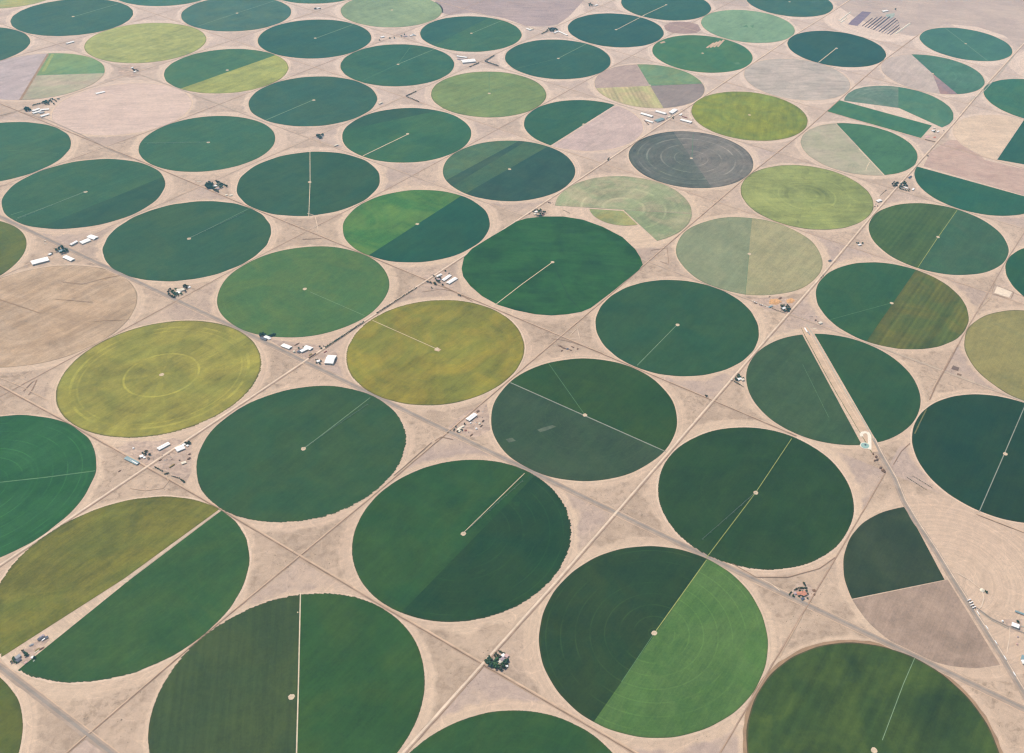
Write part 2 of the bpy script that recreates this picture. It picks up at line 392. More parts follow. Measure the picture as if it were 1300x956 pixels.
CF('D', 'crop circle cut by a diagonal lane into dark green top and blue green bottom',
   [(g((50, 90, 44), b=.08), [((650, 487), (843, 573), (760, 480))]), (g((62, 92, 72), c2=(70, 94, 76), b=.10, tr=.14), [((650, 487), (843, 573), (700, 570))], 'blue green lower half')],
   [([(648, 486), (742.5, 528), (845, 573.5)], 5.5, 'grey'), ([(742.5, 527), (696, 461)], 2.6, 'faint')], [],
   patches=[([(682, 546), (690, 543), (701, 540), (706, 542), (696, 546), (686, 549)], 'dull'), ([(642, 558), (650, 556), (655, 560), (646, 562)], 'dull')])
CF('E', 'plain dark green crop circle with ragged edge and faint diagonal track, left of centre',
   [(g((56, 98, 68), b=.07, wd=.03), [])], [([(384.6, 570.8), (470, 505)], 3.0, 'mint')], [(478, 507)], jag=3.2, short='plain ragged edged circle left of centre')
CF('F', 'crop circle split into olive yellow upper and green lower part by a bare wedge',
   [(g((126, 128, 56), c2=(106, 120, 56), b=.16, gs=.12, wd=.10), [((273, 650.5), (157, 735), (60, 700)), ((157, 735), (10, 829), (60, 700))], 'olive yellow part'),
    (g((60, 104, 62), b=.07, tr=.08), [((275, 653), (162, 738.5), (280, 780)), ((162, 738.5), (50, 829), (200, 840))], 'green part')],
   [([(274, 652), (163, 736)], 4.0, 'pale')], pad=(160, 737), jag=3.2)
CF('G', 'crop circle at the bottom left of centre, half striped, with pale vertical track',
   [(g((74, 96, 60), c2=(66, 92, 62), b=.08, g=wang((381, 754), (378, 866)), st=(wang((381, 754), (378, 866)), 24, .07), gs=.08), [((381, 754), (378, 866), (320, 830))], 'greyish striped left half'), (g((56, 100, 54), b=.07), [((381, 754), (378, 866), (450, 830))])],
   [([(381.5, 753), (379, 866), (374, 1050)], 4.2, 'pale')], jag=2.6, patches=[([(377, 777.5), (378.5, 776.6), (379, 777.8), (378, 778.6)], 'pale')])
CF('H', 'mottled green crop circle cut off at the lower right, brown around its rim',
   [(g((78, 104, 50), c2=(58, 88, 48), b=.16, g=wang((1161, 836), (1147, 868)), st=(wang((1161, 836), (1147, 868)), 42, .09), rim=.9), [])], [([(1161, 836), (1147, 868), (1120, 940)], 2.6, 'mint')], mw=12, mm='brown')
CF('I', 'crop circle sliced in two by the broad sandy airstrip, right of centre',
   [(g((66, 100, 76), c2=(74, 104, 78), b=.08, st=('I', 40, .03)), [((1018, 424), (1093, 563), (960, 500))], 'grey green left half'), (g((50, 94, 66), b=.06), [((1034, 424), (1114, 562), (1160, 500))])],
   [([(1019, 463), (1052, 530)], 2.2, 'faint')], pad=False)
CF('J', 'very dark green crop circle at the right edge with a straight grey track',
   [(g((38, 78, 62), b=.06), [((1300, 517), (1243, 650), (1200, 580))]), (g((38, 74, 56), b=.06), [((1300, 517), (1243, 650), (1299, 600))])],
   [([(1309, 497), (1274.9, 576.5), (1243, 650)], 4.2, 'grey')])
CF('K', 'dark grey green quarter circle beside the highway with bare soil below it',
   [(g((58, 80, 62), c2=(70, 88, 70), b=.10), [((1148, 640), (1199, 736), (1100, 700)), ((1199, 736), (1082, 760), (1150, 700))], 'dark grey green quarter'),
    (g((174, 150, 130), c2=(160, 138, 118), b=.10, gs=.06, h=.12, rim=0, wd=.02), [((1199, 737), (1084, 761), (1170, 800)), ((1203, 736), (1292, 880), (1150, 800))], 'bare brown ploughed part')],
   pad=False, margin=False)
CF('L', 'even blue green crop circle with a round pale hub, centre right',
   [(g((50, 96, 70), b=.06, tr=.06, wd=.03), [])], [([(860, 412), (809, 464)], 3.0, 'mint')], short='even blue green circle centre right')
CF('M', 'bright green crop field with squared corners and a bold white track, at the centre',
   [(g((46, 98, 52), c2=(56, 106, 56), b=.20, gs=.14, g=0.1), [])], [([(701.5, 333), (664, 360), (629, 387)], 4.0, 'pale'), ([(702, 335), (722, 378), (738, 394)], 2.4, 'dark')],
   poly=[(586,341),(589,327),(599,316),(618,304),(640,291),(655,281.5),(668,277.5),(690,275),(715,275),(740,279),(765,288),(790,301),(806,316),(813,327),(816,336),(811,343),(795,356),(778,370),(762,382),(750,391),(738,396),(720,399),(700,400.5),(680,399),(655,394),(632,387),(612,376),(597,363),(588,351)], pad=(701.5, 333))
CF('N', 'olive gold crop circle with one pale track, left of centre',
   [(g((148, 140, 54), c2=(124, 134, 58), b=.12, gs=.12, wd=.08, rim=.5), [])], [([(554, 443), (473, 407)], 3.2, 'pale')], jag=1.6, patches=[([(551, 445), (555, 441), (560, 444), (557, 446.5)], 'tan')])
CF('O', 'medium green crop circle with faint rings on its right side, left of centre',
   [(g((82, 124, 76), b=.05, tr=.09, gs=.04, wd=.04), [])], [([(394, 371), (463, 401)], 2.4, 'mint')])
CF('P', 'large yellow olive crop circle with broken yellow rings, left',
   [(g((152, 148, 70), c2=(134, 140, 68), b=.14, gs=.12, wd=.10, rg=[(146, 6, .45), (345, 8, .35), (318, 5, .22)], rim=.6), [])], [], jag=2.6)
CF('Q', 'green crop circle at the left edge combed with many bold rings',
   [(g((50, 106, 62), c2=(58, 112, 72), b=.08, tr=.5, wd=.06, rg=[(385, 6, .2), (200, 5, .15)]), [])], [([(-40, 617), (60, 606), (121, 598)], 6, 'faint')])
CF('R', 'smooth teal green crop circle with a thin boom line to its upper right, upper left',
   [(g((60, 104, 80), b=.05, wd=.03), [])], [([(240, 303), (320, 263)], 2.4, 'mint')], [(317, 268)], short='smooth teal circle upper left')
CF('S', 'teal green crop circle with a darker lower slice and white track, upper left',
   [(g((64, 110, 82), b=.06), [((60, 285), (206, 225), (80, 220))]), (g((56, 98, 78), b=.05), [((60, 285), (206, 225), (170, 280))], 'darker lower right slice')],
   [([(107.7, 244), (22, 277)], 3.4, 'mint'), ([(30, 268), (14, 273)], 2.5, 'mint')], [(18, 281)], short='teal circle with a darker lower slice')
CF('T', 'moss green crop circle cut off at the left edge beside white barns', [(g((92, 114, 56), b=.12), [])])
CF('U', 'bare tan field circle at the left edge, scratched with brown lines',
   [(g((186, 158, 126), c2=(198, 172, 142), b=.10, gs=.12, h=.35, rim=.35, wd=.05), [])],
   [([(-2, 380), (25, 389), (52, 398)], 5, 'brown'), ([(78, 358), (105, 361), (135, 353), (152, 350)], 5, 'brown'), ([(120, 408), (165, 406)], 3, 'brown'), ([(70, 380), (118, 384)], 2.5, 'brown')], pad=False, cat='fallow field')
CF('V', 'dark teal crop circle split exactly in half by a white vertical track',
   [(g((58, 102, 78), b=.05), [((393, 192), (393, 275), (340, 230))]), (g((54, 98, 74), b=.05), [((393, 192), (393, 275), (440, 230))])],
   [([(393.5, 191.5), (393.7, 231), (392, 275.5)], 3.6, 'pale')])
CF('W', 'crop circle half bright green, half dark green, yellowish along the seam',
   [(g((72, 128, 66), c2=(104, 142, 68), b=.08, gs=.08), [((587, 248), (467, 325), (480, 270))], 'bright green upper half'), (g((42, 96, 76), b=.06), [((587, 248), (467, 325), (590, 320))], 'dark green lower half')],)
CF('X', 'dark blue green crop circle with three diagonal bands of shade, upper middle',
   [(g((84, 122, 92), b=.08), [((657, 180), (570, 227), (590, 190))], 'paler upper left band'), (g((62, 98, 84), b=.06), [((657, 180), (570, 227), (700, 230)), ((667, 180), (575, 236), (590, 190))], 'dark stripe'),
    (g((74, 112, 84), b=.10), [((667, 180), (575, 236), (700, 230)), ((701, 183), (591, 246), (590, 190))]), (g((54, 92, 80), c2=(66, 96, 80), b=.12), [((701, 183), (591, 246), (700, 230))], 'dark lower right part')])
CF('Y', 'teal crop circle with a faint level boom line, below the bare tan circle', [(g((66, 114, 84), b=.05, wd=.03), [])], [([(265, 181), (183, 181.5)], 2.2, 'faint')], [(180, 183)], short='teal circle below the bare tan circle')
CF('Z', 'teal crop circle with a dark upper edge and bright track to lower left',
   [(g((58, 100, 76), b=.05), [((440, 165), (560, 140), (480, 130))]), (g((62, 112, 76), b=.06), [((440, 165), (560, 140), (520, 190))])], [([(518, 170.5), (461, 198)], 4.0, 'pale')], pad=True)
CF('AA', 'dark teal crop circle with a pale track to its lower left edge, upper left middle', [(g((62, 106, 84), b=.06), [])], [([(398, 127), (338, 152.5)], 4.0, 'mint')])
CF('AB', 'lime green crop circle with faint crossing lines, upper middle', [(g((130, 148, 84), c2=(116, 142, 84), b=.08, gs=.1, g=0.9, wd=.05, rim=.6), [])], [([(621, 119), (621, 92)], 2.5, 'faint'), ([(560, 139), (621, 119), (655, 104)], 2.2, 'faint')])
CF('AC', 'teal crop circle with three fine lines meeting at its hub, top middle', [(g((62, 110, 78), b=.06), [])], [([(504.6, 82), (552, 62.5)], 3.6, 'mint'), ([(504.6, 82), (457, 104)], 2.4, 'faint'), ([(504.6, 82), (521, 60)], 2.2, 'faint')])
CF('AD', 'crop circle cut diagonally into green above and yellow below, upper left',
   [(g((78, 122, 80), b=.06), [((230, 112.5), (356, 68), (260, 70))], 'green upper half'), (g((162, 166, 86), c2=(146, 156, 84), b=.10, gs=.1, rim=.5), [((230, 112.5), (356, 68), (330, 110))], 'yellow lower half')])
CF('AE', 'blue teal crop circle with a pale track to the upper right, top left middle', [(g((58, 104, 80), b=.05), [])], [([(400.3, 49), (448, 31.5)], 3.8, 'mint')])
CF('AF', 'yellow crop circle with rings on its right half, upper left', [(g((166, 170, 96), c2=(152, 160, 90), b=.10, gs=.1, wd=.08, rg=[(230, 6, -.12), (250, 5, -.10), (120, 8, -.08)], rim=.5), [])], pad=False)
CF('AG', 'hazy blue green crop circle at the top edge crossed by a long pale line', [(g((80, 118, 94), b=.08, gs=.08), [])], [([(251, 33.5), (300.8, 16.7), (349, 1)], 3.4, 'mint')])
CF('AH', 'hazy teal crop circle at the upper left corner with a pale track', [(g((70, 110, 82), b=.05), [])], [([(93.4, 21.4), (150, 5)], 4.0, 'mint')])
CF('AP', 'pale green crop circle at the top edge, left of centre', [(g((142, 160, 112), c2=(132, 152, 108), b=.08, wd=.07, rim=.4), [])])
CF('AQ', 'teal crop circle with dark upper left band and pale track, top middle',
   [(g((58, 104, 80), b=.05), [((548, 59), (620, 23), (560, 25))], 'darker upper left band'), (g((68, 114, 74), b=.05), [((548, 59), (620, 23), (620, 60))])], [([(598.3, 42.6), (638, 26)], 3.8, 'mint')])
CF('AR', 'dark teal crop circle with a track to its upper right, left of the marked one', [(g((58, 104, 78), b=.05), [])], [([(708.5, 74.3), (744, 56)], 3.6, 'mint'), ([(708.5, 74.3), (652, 88)], 2.0, 'faint')])
CF('AS', 'dark blue green crop circle joined by a pale line to the circle above it', [(g((54, 98, 78), b=.04), [])], [([(782, 38.2), (818, 19.5)], 3.8, 'pale')])
CF('AT', 'dark blue green crop circle at the top edge, its pale line running down left', [(g((58, 104, 80), b=.04), [])], [([(846, 6.3), (816, 20)], 3.8, 'pale')])
CF('AU', 'light mint green crop circle near the top, right of centre', [(g((130, 160, 116), c2=(122, 154, 110), b=.07, wd=.05, rg=[(60, 12, -.1)], rim=.3), [])], pad=False,
   patches=[([(943, 34), (948, 31.5), (950, 35)], 'faint'), ([(952, 33), (957, 32), (956, 36)], 'faint')])
CF('AV', 'blue teal crop circle at the top edge beside the striped compost yard', [(g((66, 108, 84), b=.05), [])])
CF('AW', 'green crop circle with a cluster of small bare marks, upper right of centre', [(g((76, 124, 74), b=.07, gs=.07), [])],
   patches=[([(896 + 4.6 * k, 60.6 - .5 * k), (898.2 + 4.6 * k, 61.4 - .5 * k), (907.5 + 4.2 * k, 55 - 1.3 * k), (905.3 + 4.2 * k, 54.2 - 1.3 * k)], 'tan') for k in range(4)] + [([(838, 54), (843, 52.5), (845, 54), (839, 55.5)], 'tan'), ([(866, 84), (870, 82.5), (869, 84.5)], 'faint'), ([(931, 80), (938, 79), (940, 82), (934, 82)], 'faint')])
CF('AX', 'field circle divided into four: brown, green, striped lime and grey quarters',
   [(g((184, 162, 148), b=.05, h=.35), [((808.7, 81.6), (842.7, 138), (770, 100)), ((760, 112), (893.7, 106), (800, 85))], 'lilac brown upper left quarter'),
    (g((116, 148, 104), b=.08, gs=.08), [((808.7, 81.6), (842.7, 138), (870, 100)), ((760, 112), (893.7, 106), (860, 90))], 'green upper right quarter'),
    (g((194, 178, 132), c2=(176, 180, 118), b=.06, gs=.04, st=(wang((808.7, 81.6), (842.7, 138)), 30, .12)), [((808.7, 81.6), (842.7, 138), (770, 125)), ((760, 112), (893.7, 106), (800, 130))], 'striped lime and tan lower left quarter'),
    (g((150, 136, 126), b=.06, h=.35), [((808.7, 81.6), (842.7, 138), (870, 120)), ((760, 112), (893.7, 106), (860, 130))], 'grey brown lower right quarter')])
CF('AY', 'two thirds teal crop circle cut off by bare soil along a diagonal',
   [(g((56, 106, 76), b=.06), [((780, 133.6), (700, 184), (700, 140))], 'teal green part'),
    (g((200, 178, 166), b=.05, h=.3, rim=0), [((781, 134.6), (702, 185), (800, 180))], 'bare soil part')], pad=(741, 158))
CF('AZ', 'bright yellow lime crop circle, upper right of centre', [(g((142, 148, 44), c2=(122, 142, 58), b=.12, gs=.12, g=R(85), wd=.09, rim=.5), [])])
RGB_ = [(105, 6, .5), (190, 7, .6), (278, 7, .75), (335, 7, .35), (300, 10, -.15), (235, 12, -.12), (60, 25, -.15), (60, 5, .35), (362, 12, -.3), (382, 10, -.35)]
CF('BA', 'grey green crop circle with pale concentric rings, upper right of centre',
   [(g((112, 116, 108), c2=(100, 112, 102), b=.08, gs=.08, wd=.10, rg=RGB_, rim=.5), [((851, 162), (905, 240), (800, 220))]),
    (g((122, 122, 114), c2=(138, 132, 122), b=.08, gs=.08, wd=.10, rg=RGB_, rim=.5), [((851, 162), (905, 240), (930, 190))])],
   [([(878.5, 201), (880, 170)], 2.2, 'faint')])
CF('BB', 'sage green field circle with a bare wedge missing at its lower left',
   [(g((148, 158, 120), c2=(174, 164, 134), b=.10, wd=.10, rg=[(118, 12, .3), (240, 8, .3), (330, 8, .15), (160, 14, -.15)], rim=.2), [((704, 261), (791, 266.3), (790, 240))]),
    (g((138, 152, 114), c2=(168, 162, 130), b=.10, wd=.10, rg=[(118, 12, .3), (240, 8, .3), (330, 8, .15), (160, 14, -.15)], rim=.2), [((704, 261.4), (791, 266.7), (790, 290)), ((791, 266), (836.5, 308), (860, 280))]),
    (g((144, 156, 108), b=.10, wd=.06, rg=[(130, 8, .1)], rs=.50, rim=0), [((704, 262.5), (791, 268), (770, 290)), ((790, 267), (834.5, 309), (770, 290))])],
   margin=False, pad=False)
CF('BC', 'muted crop circle, sage grey left and straw coloured right, with a dark seam',
   [(g((134, 146, 116), c2=(144, 150, 118), b=.05, wd=.05), [((955, 275), (945.5, 376), (900, 320))], 'sage grey left half'), (g((166, 160, 122), c2=(152, 152, 116), b=.06, wd=.03), [((955, 275), (945.5, 376), (1000, 320))], 'straw coloured right half')],
   [([(950.7, 322.8), (946, 375)], 2.5, 'faint')])
CF('BD', 'yellow green crop circle with faint target rings, upper right',
   [(g((150, 158, 92), c2=(138, 150, 88), b=.12, gs=.10, g=0.2, wd=.07, dots=-.25, rg=[(125, 16, -.18), (172, 8, .2), (85, 10, -.12)], rim=.6), [((1029, 206), (1013, 295), (980, 250))]),
    (g((138, 150, 86), c2=(150, 158, 90), b=.12, gs=.10, g=0.2, wd=.07, dots=-.25, rg=[(125, 18, -.25), (172, 8, .25), (85, 12, -.2), (260, 7, .12), (60, 9, .12)], rim=.6), [((1029, 206), (1013, 295), (1080, 250))])], pad=False)
CF('BE', 'dark blue crop circle with a pale track to lower left, upper right', [(g((52, 94, 74), b=.04), [])], [([(1061.5, 61.5), (1039, 79.5)], 4.2, 'pale')])
CF('BF', 'pale grey fallow circle with scratchy texture, upper right', [(g((190, 176, 162), c2=(178, 168, 154), b=.07, gs=.12, g=0.3, h=.35, rim=.15), [])], pad=False, cat='fallow field', margin=True)
CF('BG', 'medium green crop circle with one slanting line, far upper right', [(g((80, 126, 92), c2=(74, 118, 94), b=.06), [])], [([(1200, 36), (1225.7, 55.4), (1254, 77.5)], 3.2, 'mint')])
CF('BH', 'field circle, bare grey left half, green right half and brown slice, upper right',
   [(g((194, 178, 164), b=.06, gs=.08, h=.35, rim=.1), [((1157, 69), (1184, 93.6), (1140, 100)), ((1184, 93.6), (1194.5, 121), (1140, 100))], 'bare grey left part'),
    (g((84, 128, 94), c2=(92, 130, 98), b=.10, gs=.1, rg=[(180, 12, .18), (230, 8, .12)]), [((1157, 69), (1184, 93.6), (1220, 90)), ], 'green part'),
    (g((150, 132, 128), b=.05, h=1.2, rim=0), [((1184, 93.6), (1194.5, 121), (1210, 115)), ((1184, 93.6), (1216, 120), (1190, 118))], 'brown slice')], pad=(1184, 93.6))
CF('BI', 'bean shaped green field, arched over a bare wedge, upper right',
   [(g((104, 134, 108), c2=(124, 140, 116), b=.08, gs=.08, wd=.08, rg=[(345, 10, .25), (300, 9, .22), (260, 9, .16), (220, 9, .12)]), [((1140.5, 108), (1140.5, 170), (1100, 120)), ((1072, 128), (1140.5, 137), (1120, 115))], 'greyish left part'),
    (g((84, 132, 98), b=.06, wd=.05, rg=[(370, 8, .08)]), [((1140.5, 108), (1140.5, 170), (1180, 130)), ((1140.5, 136.8), (1196, 162), (1180, 130))], 'green right part')], margin=False, pad=False)
CF('BK', 'crop circle, sage left half and green right half, beside the pale road',
   [(g((170, 168, 138), c2=(182, 172, 148), b=.06, gs=.07, g=0.4), [((1060, 156), (1122, 222), (1050, 200))], 'sage grey left half'), (g((80, 128, 84), c2=(74, 120, 84), b=.07), [((1061, 156), (1123, 222), (1140, 180))], 'green right half')],
   [([(1090, 189), (1122, 222)], 4.5, 'pale'), ([(1099, 217), (1101.5, 210), (1104, 206)], 3.5, 'pale')], pad=False)
CF('BL', 'teal green crop circle cut off at the right edge, upper right', [(g((66, 120, 84), b=.05), [])])
CF('BN', 'teal field below a long straight diagonal edge, at the right edge',
   [(g((50, 106, 80), b=.05), [((1166, 212), (1300, 249.3), (1220, 260))])], margin=False, pad=False)
CF('BO', 'crop circle, striped olive green left, teal green right, right of centre',
   [(g((84, 112, 58), c2=(70, 104, 54), b=.06, st=('I', 30, .10)), [((1215, 266.5), (1165, 340.5), (1140, 300))], 'striped olive green left half'), (g((68, 110, 80), c2=(78, 112, 80), b=.10, rg=[(150, 5, .08)]), [((1215, 266.5), (1165, 340.5), (1240, 310))], 'teal green right half')],
   [([(1215, 267), (1191, 301), (1165, 340)], 3.4, 'lime')])
CF('BP', 'crop circle, dark green left and olive brown striped right, right of centre',
   [(g((54, 102, 68), b=.07, tr=.05), [((1162.7, 343), (1101, 432), (1070, 390))], 'dark green left half'), (g((108, 114, 52), c2=(84, 108, 54), b=.10, gs=.10, st=('I', 27, .15)), [((1162.7, 343), (1101, 432), (1200, 400))], 'olive brown striped right half')],
   [([(1131, 385), (1054, 406)], 2.8, 'faint')])
CF('BQ', 'dark green crop circle barely showing at the right edge, above the pale olive one', [(g((44, 98, 70), b=.05), [])])
CF('BR', 'pale khaki olive crop circle cut off at the right edge', [(g((152, 146, 94), c2=(140, 140, 94), b=.06, gs=.06, st=(0.5, 40, .03), rim=.5), [])])
CF('AI', 'hazy teal crop circle cut off at the upper left edge', [(g((66, 108, 82), b=.05), [])])
CF('AJ', 'patchwork field circle of lilac, green and sage pieces, upper left edge',
   [(g((190, 174, 168), b=.04, h=.35, rim=0), [((61.5, 67), (25, 128), (20, 90))], 'lilac bare piece'),
    (g((116, 152, 104), b=.06, gs=.08), [((61.5, 67), (25, 128), (100, 80)), ((49, 96), (133, 93), (90, 75))], 'bright green piece'),
    (g((172, 170, 138), c2=(180, 164, 142), b=.08, st=(R(62), 60, .04)), [((61.5, 67), (25, 128), (100, 100)), ((49, 96), (133, 93), (90, 115))], 'sage grey piece')],
   [([(61, 69), (26, 127)], 12, 'brown'), ([(67, 69), (55, 91)], 14, 'lime'), ([(50, 95.5), (132, 93)], 3, 'mint')], pad=False)
CF('AK', 'large bare tan circle, pale and almost featureless, upper left', [(g((214, 190, 172), c2=(208, 184, 168), b=.04, gs=.06, g=0.3, h=.35, rim=.12, wd=.03), [])], pad=False, cat='fallow field')
CF('AL', 'teal crop circle cut off at the left edge beside the farm with dark trees', [(g((68, 114, 84), b=.05), [])], [([(10, 191), (75, 195)], 2.4, 'faint')])
CF('AM', 'pale green strip of a crop circle in the top left corner', [(g((152, 162, 100), b=.05), [])])
CF('AN', 'teal sliver of a crop circle at the top edge, second from the left', [(g((76, 122, 92), b=.05), [])])
CF('AO', 'thin dark teal sliver of a crop circle at the top edge near the lime one', [(g((74, 118, 88), b=.05), [])])
CF('X1', 'green crop circle at the very bottom, below the small tree ringed farm', [(g((54, 98, 56), b=.08, tr=.1), [])], jag=1.5)
CF('X2', 'olive green crop circle in the bottom left corner below the grey road', [(g((104, 116, 50), c2=(84, 108, 52), b=.12), [])], jag=1)
CF('X3', 'bare cream field circle with a teal block on its right, far right',
   [(g((218, 194, 166), c2=(210, 186, 160), b=.05, gs=.07, g=0.2, h=.35, rim=.1, wd=.02), [((1299.5, 151), (1265.5, 203), (1240, 170))], 'bare cream soil')], pad=False, cat='fallow field')
def block_field(name, poly, prm, label, cat='crop field', h=1.0):
    q = [P(*p) for p in poly]; c = sum(q, Vector((0, 0))) / len(q)
    o = slab(name, [p - c for p in q], 0.02, h, field_mat(name + '_surface', rim=0, wd=0, seed=len(label), soil=h < 0.5, **prm), None, (c.x, c.y, 0))
    tag(o, label, cat); return o
block_field('strip_field', [(1066, 127.4), (1183, 159.5), (1169, 175.2), (1050.2, 141.5)], g((72, 126, 88), b=.06), 'long teal strip field lying below the bean shaped green field')
block_field('square_field', [(1300.5, 151.7), (1266, 202.7), (1330, 214), (1362, 168)], g((50, 102, 80), b=.05), 'teal block field cut off at the right edge beside bare cream soil')
block_field('bare_plain', [(548, 12), (560, -14), (700, -40), (760, -22), (738, 4), (721, 22), (708, 31), (690, 34), (668, 33), (640, 23), (600, 16), (570, 19)], g((178, 158, 150), c2=(168, 150, 146), b=.06, gs=.08, g=0.15), 'large bare lilac grey field at the top edge, centre', 'fallow field', 0.3)
block_field('bare_hollow', [(843, 33), (850, 28.5), (862, 27.5), (875, 28), (886, 31), (890, 38), (884, 42), (868, 43), (853, 41.5), (845, 38)], g((168, 142, 130), b=.05), 'small brown lens of bare soil between four circles, top right of centre', 'fallow field', 0.3)
# ------------------------------------------------------------------ ground
def ground_mat():
    n = N('dry_basin_soil', 0.96, 0.02)
    p = n.pos(); rel = n.v('SUBTRACT', p, (OX, OY, 0.0))
    u = n.m('DIVIDE', n.v('DOT_PRODUCT', rel, (DI.x, DI.y, 0.0)), GRID)
    v = n.m('DIVIDE', n.v('DOT_PRODUCT', rel, (DJ.x, DJ.y, 0.0)), GRID)
    ru, rv = n.m('ROUND', u), n.m('ROUND', v)
    du, dv = n.m('SUBTRACT', u, ru), n.m('SUBTRACT', v, rv)
    r = n.m('MULTIPLY', n.v('LENGTH', n.comb(du, dv, 0.0)), GRID)
    w1 = n.noise(p, 0.012, 3, 0.6)
    rw = n.m('ADD', r, n.ramp(w1, 0.2, 0.8, -16.0, 16.0))
    # each three sided corner patch has its own shade of scrub
    cell = n.comb(n.m('ADD', n.m('FLOOR', u), 0.0), n.m('FLOOR', v), 0.0)
    rect = n.comb(n.m('FLOOR', n.m('ADD', u, 0.5)), n.m('FLOOR', n.m('ADD', v, 0.5)), 3.0)
    h1, h2 = n.white(n.v('ADD', cell, n.v('MULTIPLY', rect, (7.3, 3.1, 1.0)))), n.white(n.v('ADD', cell, n.v('MULTIPLY', rect, (1.7, 9.1, 2.0))))
    big = n.noise(p, 0.0011, 4, 0.6, 0.4)
    base = n.mix(n.ramp(big, 0.35, 0.65), lin((204, 180, 155)), lin((198, 173, 150)))
    scr = n.mix(h1, lin((196, 172, 149)), lin((174, 152, 131)))
    scr = n.mix(n.ramp(n.noise(p, 0.03, 5, 0.7, 0.6), 0.46, 0.66), scr, lin((160, 139, 118)))
    scr = n.mix(n.ramp(h2, 0.6, 0.95, 0.0, 0.6), scr, lin((178, 158, 148)))
    inner = n.ramp(rw, 418.0, 440.0, 0.0, 1.0)
    inner = n.m('MULTIPLY', inner, n.ramp(n.noise(p, 0.006, 3, 0.6), 0.3, 0.6, 0.35, 1.0))
    farmed = n.m('MULTIPLY', n.ramp(v, 2.42, 2.6, 1.0, 0.0), n.ramp(u, -2.6, -2.45, 0.0, 1.0))   # no circles were laid out beyond these lines
    inner = n.m('ADD', n.m('MULTIPLY', inner, farmed), n.m('MULTIPLY', n.m('SUBTRACT', 1.0, farmed), n.ramp(n.noise(p, 0.0035, 4, 0.65, 1.0), 0.4, 0.7, 0.0, 0.7)))
    col = n.mix(inner, base, scr)
    north = n.ramp(n.m('ADD', n.xyz(p)[1], n.m('MULTIPLY', n.m('SUBTRACT', big, 0.5), 3000.0)), 3800.0, 8200.0, 0.0, 0.75)  # painted aerial haze: soil colour turns paler and more lilac with distance
    col = n.mix(north, col, n.mix(inner, lin((212, 194, 180)), lin((194, 176, 164))))
    # turning lanes parallel to the circles
    fr = n.noise(n.v('ADD', n.comb(n.m('MULTIPLY', r, 0.085), n.m('MULTIPLY', h1, 9.0), 0.0), (0.0, 0.0, 0.0)), 1.0, 3, 0.8)
    k = n.m('MULTIPLY', n.ramp(fr, 0.35, 0.65, -0.075, 0.075), n.m('MULTIPLY', farmed, n.ramp(r, 380.0, 470.0, 1.0, 0.25)))
    k = n.m('ADD', k, n.ramp(n.noise(p, 0.045, 5, 0.72), 0.3, 0.7, -0.07, 0.07))
    k = n.m('ADD', k, n.ramp(n.noise(p, 0.3, 2, 0.6), 0.3, 0.7, -0.05, 0.05))
    for sc_, am in ((0.0045, .10), (0.0075, -.08), (0.0028, .09)):     # wandering vehicle tracks and dry rills
        k = n.m('ADD', k, n.m('MULTIPLY', n.band(n.noise(n.v('ADD', p, (sc_ * 9e5, 0.0, 0.0)), sc_, 2, 0.5), 0.5, 0.0035 if sc_ < .004 else 0.006), am))
    st = n.noise(n.comb(n.m('MULTIPLY', u, 3.0), n.m('MULTIPLY', v, 26.0), 0.0), 1.0, 4, 0.65)
    k = n.m('ADD', k, n.ramp(st, 0.3, 0.7, -0.045, 0.045))
    return n.out(n.gain(col, n.m('ADD', 1.0, k))), n
GM, _n = ground_mat()
G_ = 45000
gr = mesh_obj('ground', [(-G_, -G_, 0), (G_, -G_, 0), (G_, G_, 0), (-G_, G_, 0)], [(0, 1, 2, 3)], GM); tag(gr, kind='structure')
def soil(name, c, c2, sc_=0.01, var=0.08):
    n = N(name, 0.96, 0.02); p = n.pos()
    col = n.mix(n.ramp(n.noise(p, sc_, 4, 0.65, 0.8), 0.35, 0.65), lin(c), lin(c2))
    k = n.m('ADD', 1.0, n.m('ADD', n.ramp(n.noise(n.v('MULTIPLY', p, (0.3, 1.0, 1.0)), 0.06, 4, 0.7), 0.3, 0.7, -var, var), n.ramp(n.noise(n.v('MULTIPLY', p, (0.25, 1.0, 1.0)), 0.012, 4, 0.7), 0.3, 0.7, -var, var)))
    return n.out(n.gain(col, k))
LILAC = soil('weathered_plain_soil', (176, 158, 148), (188, 170, 156), 0.002, .07)
def area(name, poly, z, mat, kind='structure', label=None, cat=None, world=False):
    q = poly if world else [P(*p) for p in poly]
    n = len(q); c = sum(q, Vector((0, 0))) / n
    V = [(p.x - c.x, p.y - c.y, 0) for p in q]
    a = sum(q[k].x * q[(k + 1) % n].y - q[(k + 1) % n].x * q[k].y for k in range(n))
    o = mesh_obj(name, V, [tuple(range(n)) if a > 0 else tuple(reversed(range(n)))], mat, None, (c.x, c.y, z))
    tag(o, label, cat, None, kind); return o
# open plain at the far right top
area('plain', [(1064, -30), (1062, 6), (1085, 22), (1128, 40), (1160, 46), (1168, 44), (1200, 30), (1240, 34), (1275, 45), (1296, 62), (1330, 74), (1420, 90), (1500, 60), (1500, -120), (1100, -120)], 0.03, LILAC)
area('plain', [(903, -60), (905, 2), (925, 8), (950, 8), (958, -10), (1000, -60)], 0.03, LILAC)
BENCH = soil('stony_bench', (196, 168, 146), (178, 152, 132), 0.004, .08)
CLAY = soil('pink_grey_clay', (190, 164, 148), (180, 152, 138))
area('bare_clay', [(1182, 192), (1205, 178), (1226, 178), (1250, 203), (1263, 206), (1300, 215), (1340, 225), (1340, 258), (1300, 248), (1172, 211)], 0.05, CLAY)

